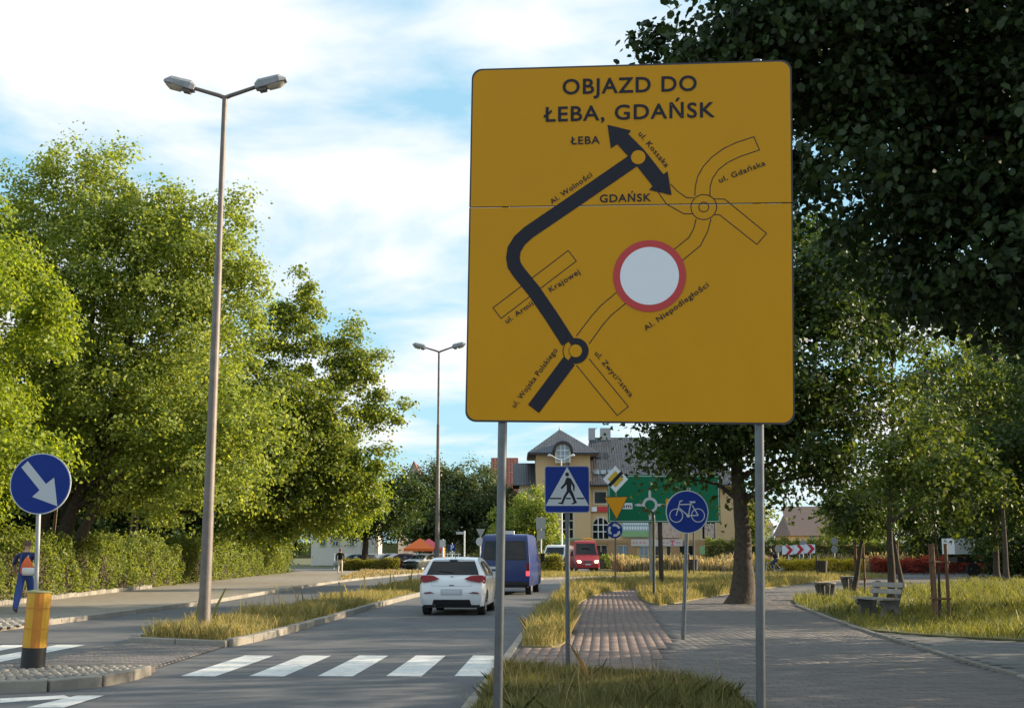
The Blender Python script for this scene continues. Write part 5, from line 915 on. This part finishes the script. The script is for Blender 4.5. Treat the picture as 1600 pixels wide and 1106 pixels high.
# ------------------------------------------------------------------ buildings
def uv_quad(b_, pts): pass
def roofpatch(name, quads, m, parent):
    """roof planes with UVs in metres so that tile rows run level"""
    me = bpy.data.meshes.new(name); vs = []; fs = []
    for q in quads: o = len(vs); vs += [Vector(p) for p in q]; fs.append(tuple(range(o, o + len(q))))
    off = parent_loc(parent); me.from_pydata([v - off for v in vs], [], fs); uv = me.uv_layers.new(name='UVMap')
    for p in me.polygons:
        n = p.normal; h = Vector((0, 0, 1)).cross(n); h = h.normalized() if h.length > 1e-3 else Vector((1, 0, 0)); s = n.cross(h)
        for li in p.loop_indices: c = me.vertices[me.loops[li].vertex_index].co; uv.data[li].uv = (c.dot(h), c.dot(s))
    me.materials.append(m); return link(name, me, parent)
def win(parent, Y, x0, x1, z0, z1, cols=2, rows=2, arch=False, glass=None, fr=.09, name='window', trim=True):
    pl = Plane((0, Y, 0)); n = 10
    def shape(e): 
        if not arch: return [(x0 - e, z0 - e), (x1 + e, z0 - e), (x1 + e, z1 + e), (x0 - e, z1 + e)]
        r_ = (x1 - x0) / 2 + e; return [(x0 - e, z0 - e), (x1 + e, z0 - e)] + [((x0 + x1) / 2 + r_ * math.cos(math.pi * k / n), z1 - (x1 - x0) / 2 + r_ * math.sin(math.pi * k / n)) for k in range(n + 1)]
    w_ = MB().poly(pl, shape(.18 if trim else .05), .04, -.02).obj(name, M['trim'], parent); MB().poly(pl, shape(0), .06).obj('pane', glass or M['glass'], w_); b_ = MB()
    for k in range(1, cols): x = x0 + (x1 - x0) * k / cols; b_.poly(pl, [(x - fr / 2, z0), (x + fr / 2, z0), (x + fr / 2, z1), (x - fr / 2, z1)], .075)
    for k in range(1, rows): z = z0 + (z1 - z0) * k / rows; b_.poly(pl, [(x0, z - fr / 2), (x1, z - fr / 2), (x1, z + fr / 2), (x0, z + fr / 2)], .078)
    if b_.f: b_.obj('glazing_bar', M['whitemetal'] if arch else M['trim'], w_)
    return w_
YB = 126.0; X = lambda u: P(u, 862, YB).x; Zz = lambda v: P(800, v, YB).z
bd = thing('corner_building', 'yellow stuccoed building with a tower, dark tiled roofs and shop signs', 'building', (X(990), YB, 0))
xl, xt0, xt1, xr = X(806), X(838), X(923), X(1156)
b = MB(); b.box(((xt1 + xr) / 2, YB + 6, Zz(760) / 2), (xr - xt1, 12, Zz(760))); b.obj('wall', M['stucco'], bd)
b = MB(); b.box(((xt0 + xt1) / 2, YB + 3.2, Zz(707) / 2), (xt1 - xt0, 7.4, Zz(707))); b.obj('tower_wall', M['stucco'], bd)
b = MB(); b.box(((xl + xt0) / 2 + .4, YB + 5, Zz(757) / 2), (xt0 - xl, 7, Zz(757))); b.obj('annex_wall', M['stucco2'], bd)
# tower roof: pyramid with overhang
ov = .9; ex0, ex1, ey0, ey1, ez = xt0 - ov, xt1 + ov, YB - .5 - ov, YB + 6.9 + ov, Zz(707) - .1; ap = ((xt0 + xt1) / 2 - .2, YB + 3.2, Zz(666)); 
roofpatch('tower_roof', [[(ex0, ey0, ez), (ex1, ey0, ez), ap], [(ex1, ey0, ez), (ex1, ey1, ez), ap], [(ex1, ey1, ez), (ex0, ey1, ez), ap], [(ex0, ey1, ez), (ex0, ey0, ez), ap]], M['roofgrey'], bd)
b = MB(); b.box(((ex0 + ex1) / 2, (ey0 + ey1) / 2, ez - .1), (ex1 - ex0 - .1, ey1 - ey0 - .1, .16)); b.obj('tower_eaves', M['rim'], bd); MB().tube([(ap[0], ap[1], ap[2] - .2), (ap[0], ap[1], ap[2] + .45)], [.12, .02], 8).obj('finial', M['greyback'], bd)
# dormer window in the tower
b = MB(); b.box(((X(870) + X(889)) / 2, YB - .3, (Zz(722) + Zz(702)) / 2), (X(889) - X(870) + .3, 2.3, Zz(702) - Zz(722))); b.obj('dormer_wall', M['stucco'], bd)
wq = win(bd, YB - 1.47, X(870), X(889), Zz(722), Zz(697), 3, 3, True, M['glassblue'], .07)
b = MB(); cxw = (X(870) + X(889)) / 2; rw = (X(889) - X(870)) / 2; zc_ = Zz(697) - rw
for k in range(10):
    a0, a1 = math.pi * k / 10, math.pi * (k + 1) / 10; r1_, r2_ = rw + .12, rw + .42
    vs = [(cxw + r_ * math.cos(a), YB + dy_, zc_ + r_ * math.sin(a)) for a in (a0, a1) for r_ in (r1_, r2_) for dy_ in (-1.75, 1.6)]; b.add(vs, [(0, 4, 6, 2), (2, 6, 7, 3), (0, 1, 5, 4), (1, 3, 7, 5)])
b.obj('dormer_hood', M['roofgrey'], bd)
# main roof
rz0, rz1 = Zz(757), Zz(675); ry0, ry1 = YB - .9, YB + 6; rx0, rx1 = xt1 - .6, xr + .6
roofpatch('main_roof', [[(rx0, ry0, rz0), (rx1, ry0, rz0), (rx1 - 4, ry1, rz1), (rx0 + 1.0, ry1, rz1)], [(rx1, ry0, rz0), (rx1, ry1 + 6.9, rz0), (rx1 - 4, ry1, rz1)], [(rx1, ry1 + 6.9, rz0), (rx0, ry1 + 6.9, rz0), (rx0 + 1, ry1, rz1), (rx1 - 4, ry1, rz1)], [(rx0, ry1 + 6.9, rz0), (rx0, ry0, rz0), (rx0 + 1, ry1, rz1)]], M['roofgrey'], bd)
b = MB(); b.box(((rx0 + rx1) / 2, YB - .85, rz0 - .08), (rx1 - rx0, .25, .16)); b.obj('gutter', M['rim'], bd)
roofpatch('annex_roof', [[(xl - .3, YB + .9, Zz(757)), (xt0, YB + .9, Zz(757)), (xt0, YB + 5, Zz(718)), (xl - .3, YB + 5, Zz(718))], [(xl - .3, YB + 9, Zz(757)), (xl - .3, YB + 5, Zz(718)), (xt0, YB + 5, Zz(718)), (xt0, YB + 9, Zz(757))], [(xl - .3, YB + .9, Zz(757)), (xl - .3, YB + 5, Zz(718)), (xl - .3, YB + 9, Zz(757))]], M['roofgrey'], bd)
for u, s in ((932.5, .35), (955, .55)): b = MB(); b.box((X(u), ry1, rz1 + .35), (s * 2, .8, 1.3)); b.obj('chimney', M['greyback'], bd)
def skylight(u0, u1, v0, v1, mm):
    f = lambda u, v: (X(u), ry0 + (Zz(v) - rz0) / (rz1 - rz0) * (ry1 - ry0), Zz(v)); q_ = [Vector(f(u, v)) + Vector((0, -.09, .07)) for u, v in ((u0, v1), (u1, v1), (u1, v0), (u0, v0))]; MB().add(q_, [(0, 1, 2, 3)]).obj('skylight', mm, bd)
for u in (926, 936.5, 948): skylight(u, u + 8.5, 704, 712, M['glass'])
for u in (930, 941, 952): skylight(u, u + 8.5, 734, 741, M['glassblue'])
# facade
Yf = YB - .02
win(bd, Yf, X(930), X(948), Zz(786), Zz(768.5), 1, 1); win(bd, Yf, X(927), X(951), Zz(841), Zz(809), 3, 3, True); win(bd, Yf, X(1098), X(1118), Zz(841), Zz(816), 3, 1)
win(bd, Yf - .48, X(879), X(895), Zz(840), Zz(800), 2, 3); win(bd, Yf, X(858), X(872), Zz(838), Zz(806), 2, 2)
for k, (u0, u1, m_) in enumerate(((930, 948, 'glass'), (966, 982, 'glassblue'), (1000, 1012, 'glassblue'), (1022, 1036, 'glass'), (1042, 1054, 'glass'), (1060, 1084, 'glass'))): win(bd, Yf, X(u0), X(u1), .25, Zz(852), 2, 2, False, M[m_], .07, 'shop_window', False)
b = MB(); b.box(((xt1 + xr) / 2, Yf - .06, Zz(846)), (xr - xt1, .18, .35)); b.box(((xt0 + xt1) / 2, Yf - .55, Zz(846)), (xt1 - xt0, .18, .3)); b.obj('string_course', M['sandstone'], bd)
for u in (924, 957, 988, 1055, 1092, 1122, 1150): MB().box((X(u), Yf - .05, Zz(848) / 2), (.9, .16, Zz(848))).obj('pilaster', M['sandstone'], bd)
plf = Plane((0, Yf - .18, 0)); fx = lambda u, v: plf.px(u, v)
def board(name, u0, v0, u1, v1, m, parent=bd, h=.0): return MB().poly(plf, [fx(u0, v1), fx(u1, v1), fx(u1, v0), fx(u0, v0)], .02 + h, -.08 + h).obj(name, m, parent)
sg_ = board('shop_sign', 923.5, 791, 950, 799.5, M['red']); board('sign_panel', 924, 791.5, 932.5, 799, M['white'], sg_, .03)
bn = board('banner', 972, 815, 1018, 839, M['bluegreen']); board('green_field', 972, 829, 1018, 838.5, M['bannergreen'], bn, .03)
b = MB()
for r0, r1, n_ in ((816.5, 819.5, 13), (822.5, 827, 10)):
    for k in range(n_): u = 974 + k * 43 / n_; MB().poly(plf, [fx(u, r1), fx(u + 43 / n_ * .68, r1), fx(u + 43 / n_ * .68, r0), fx(u, r0)], .06).obj('banner_print', M['white'], bn)
board('poster', 1024, 816, 1062, 840, M['poster']); board('poster', 1101, 818, 1116, 840, M['poster'])
sg_ = board('phone_shop_sign', 986, 842, 1066.5, 853, M['signgrey']); b = MB()
for u in (990, 995, 1001, 1007, 1031, 1037, 1043, 1058, 1062): b.poly(plf, [fx(u - .9, 848.4), fx(u + .9, 848.4), fx(u + .9, 846.6), fx(u - .9, 846.6)], .05)
for q in (((1047, 843.6), (1054, 843.6), (1054, 846.4), (1052.8, 846.4), (1052.4, 844.9), (1051.3, 844.9), (1051.3, 850.2), (1052.6, 850.8), (1052.6, 851.6), (1048.4, 851.6), (1048.4, 850.8), (1049.7, 850.2), (1049.7, 844.9), (1048.6, 844.9), (1048.2, 846.4), (1047, 846.4)),): b.poly(plf, [fx(*p) for p in q], .05)
b.obj('logo', M['magenta'], sg_); board('green_shop_sign', 868, 842, 908, 850, M['shopgreen'], bd, .5); board('green_shop_sign', 1093, 853, 1122, 866, M['bannergreen'])
# neighbours
def house(name, lab, u0, u1, Y, zw, zr, wallm, roofm, depth=9, wins=(), gable=False):
    x0, x1 = P(u0, 862, Y).x, P(u1, 862, Y).x; t = thing(name, lab, 'building', ((x0 + x1) / 2, Y, 0)); b = MB(); b.box(((x0 + x1) / 2, Y + depth / 2, zw / 2), (x1 - x0, depth, zw)); b.obj('wall', wallm, t); o_ = .4; ym = Y + depth / 2
    if zr > zw:
        if gable: xm = (x0 + x1) / 2; roofpatch('roof', [[(x0 - o_, Y - o_, zw - .2), (xm, Y - o_, zr), (xm, Y + depth, zr), (x0 - o_, Y + depth, zw - .2)], [(xm, Y - o_, zr), (x1 + o_, Y - o_, zw - .2), (x1 + o_, Y + depth, zw - .2), (xm, Y + depth, zr)]], roofm, t); MB().add([(x0, Y, zw), (x1, Y, zw), (xm, Y, zr - .1)], [(0, 1, 2)]).obj('gable', wallm, t)
        else: roofpatch('roof', [[(x0 - o_, Y - o_, zw), (x1 + o_, Y - o_, zw), (x1 + o_ - .1, ym, zr), (x0 - o_ + .1, ym, zr)], [(x1 + o_, Y + depth, zw), (x0 - o_, Y + depth, zw), (x0 - o_ + 1, ym, zr), (x1 + o_ - 1, ym, zr)], [(x0 - o_, Y + depth, zw), (x0 - o_, Y - o_, zw), (x0 - o_ + 1, ym, zr)], [(x1 + o_, Y - o_, zw), (x1 + o_, Y + depth, zw), (x1 + o_ - 1, ym, zr)]], roofm, t)
    else: b = MB(); b.box(((x0 + x1) / 2, ym, zw + .12), (x1 - x0 + .3, depth + .3, .24)); b.obj('parapet', M['trim'], t)
    for (a, c, v0, v1) in wins: win(t, Y - .02, P(a, 862, Y).x, P(c, 862, Y).x, max(.3, P(800, v1, Y).z), P(800, v0, Y).z, 2, 2, False, M['glassblue'], .1)
    return t
house('red_roofed_house', 'brick coloured house with a steep red roof left of the yellow building', 770, 806, 142, 7.0, 12.8, M['sandstone'], M['roofred'], 9, ((776, 782, 795, 808), (790, 796, 795, 808)))
house('villa', 'house with a red gabled roof peeking above the far trees', 622, 668, 160, 8.5, 13.4, M['offwhite'], M['roofred'], 9, ((632, 640, 800, 815), (650, 658, 800, 815)), True)
house('pale_house', 'pale plastered house glimpsed behind the dark spreading tree', 486, 585, 150, 5.2, 8.5, M['offwhite'], M['roofred'], 9, ((500, 508, 838, 852), (520, 528, 838, 852), (545, 553, 838, 852), (566, 574, 838, 852)))
house('cream_annex', 'sunlit cream building beyond the shops, beside the maple trunk', 1138, 1182, 138, 7.2, 7.2, M['stucco2'], M['roofgrey'], 10, ((1143, 1147, 812, 832), (1156, 1162, 812, 832)))
house('brown_roofed_house', 'long low house with a plain brown roof behind the chevron boards', 1240, 1330, 150, 3.6, 7.3, M['stucco'], M['roofbrown'], 10, ((1266, 1272, 836, 847), (1280, 1286, 836, 847), (1308, 1314, 836, 847)))
for u0, u1, v, lab in ((1236, 1262, 812, 'far off block with a reddish roof on the hill'), (1268, 1300, 806, 'far off block with pale walls on the hill'), (1306, 1345, 810, 'far off grey roofed houses on the hill'), (1190, 1210, 808, 'far off white house at the hill foot')):
    z = P(800, v, 260).z; house('distant_house', lab, u0, u1, 260, z - 2.5, z, M['offwhite'], M['roofred'] if 'red' in lab else M['roofbrown'], 12, ((u0 + 4, u0 + 8, v + 18, v + 26), (u0 + 12, u0 + 16, v + 18, v + 26)))
house('orange_house', 'orange plastered house corner glimpsed above the tents', 663, 690, 148, 5.4, 6.8, mat('stucco_orange', (.55, .2, .08), .9), M['roofred'], 8, ((668, 673, 840, 850),))
hl = sheet('hill', [(-400, 330), (500, 330), (500, 700), (-400, 700)], 4, M['turf'], -.04)
# market tents
for u, Y, m_, lab in ((656, 124, 'tentorange', 'bright orange market tent roof'), (670, 127, 'tentpink', 'pinkish red market tent behind the orange one')):
    x = P(u, 862, Y).x; t = thing('market_tent', lab, 'tent', (x, Y, 0)); z0 = P(800, 866, Y).z if 0 else 1.95; z1 = 3.0; b = MB(); hw_ = 1.5
    b.add([(x - hw_, Y - hw_, z0), (x + hw_, Y - hw_, z0), (x + hw_, Y + hw_, z0), (x - hw_, Y + hw_, z0), (x, Y, z1)], [(0, 1, 4), (1, 2, 4), (2, 3, 4), (3, 0, 4)]); b.add([(x - hw_, Y - hw_, z0), (x + hw_, Y - hw_, z0), (x + hw_, Y - hw_, z0 - .25), (x - hw_, Y - hw_, z0 - .25)], [(3, 2, 1, 0)]); b.obj('canopy', M[m_], t)
    for sx in (-1, 1):
        for sy in (-1, 1): MB().tube([(x + sx * 1.42, Y + sy * 1.42, 0), (x + sx * 1.42, Y + sy * 1.42, z0)], .035, 6).obj('leg', M['whitemetal'], t)
# railing behind parked cars
t = thing('railing', 'pale metal railing behind the parked cars', 'fence', (-12, 118, 0))
for k in range(34): x = -17 + k * .36; MB().tube([(x, 118, 0), (x, 118, 1.5)], .03, 5).obj('bar', M['whitemetal'], t)
for z in (.25, 1.4): MB().tube([(-17.1, 118, z), (-4.9, 118, z)], .035, 5).obj('rail', M['whitemetal'], t)

# ------------------------------------------------------------------ grass
grass('median_grass', [(p[0] - .12, p[1]) for p in mr if p[1] < 80] + [(p[0] + .12, p[1]) for p in ml[::-1] if p[1] < 86], .1, 70000, .3, M['gr_mix'], 'dry grass on the median', .45, .003, 1.4, 24, heads=.05)
grass('verge_grass', [(p[0], p[1]) for p in verge_poly], .075, 100000, .4, M['gr_mix'], 'long dry grass on the verge', .45, .003, 1.5, 26, heads=.08)
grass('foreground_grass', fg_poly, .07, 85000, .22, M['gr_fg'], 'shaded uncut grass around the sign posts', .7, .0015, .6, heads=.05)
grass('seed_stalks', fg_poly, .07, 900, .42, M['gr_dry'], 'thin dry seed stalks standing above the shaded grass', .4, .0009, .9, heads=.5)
grass('lawn_grass', [(p[0] + .1, p[1]) for p in park_poly if p[0] < 45], .075, 150000, .34, M['gr_green'], 'long green lawn grass in the park', .55, .0035, 1.6, 26, heads=.05)
grass('median_weeds', [(p[0] - .3, p[1]) for p in mr if p[1] < 60] + [(p[0] + .3, p[1]) for p in ml[::-1] if p[1] < 60], .1, 45, .85, M['gr_mix'], 'tall single weed stalks on the median', .25, .008, 1.4, heads=.7)
grass('left_verge_grass', lv, .066, 5000, .2, M['gr_dry'], 'thin dry grass beside the left road', .4, .01, 1.5)
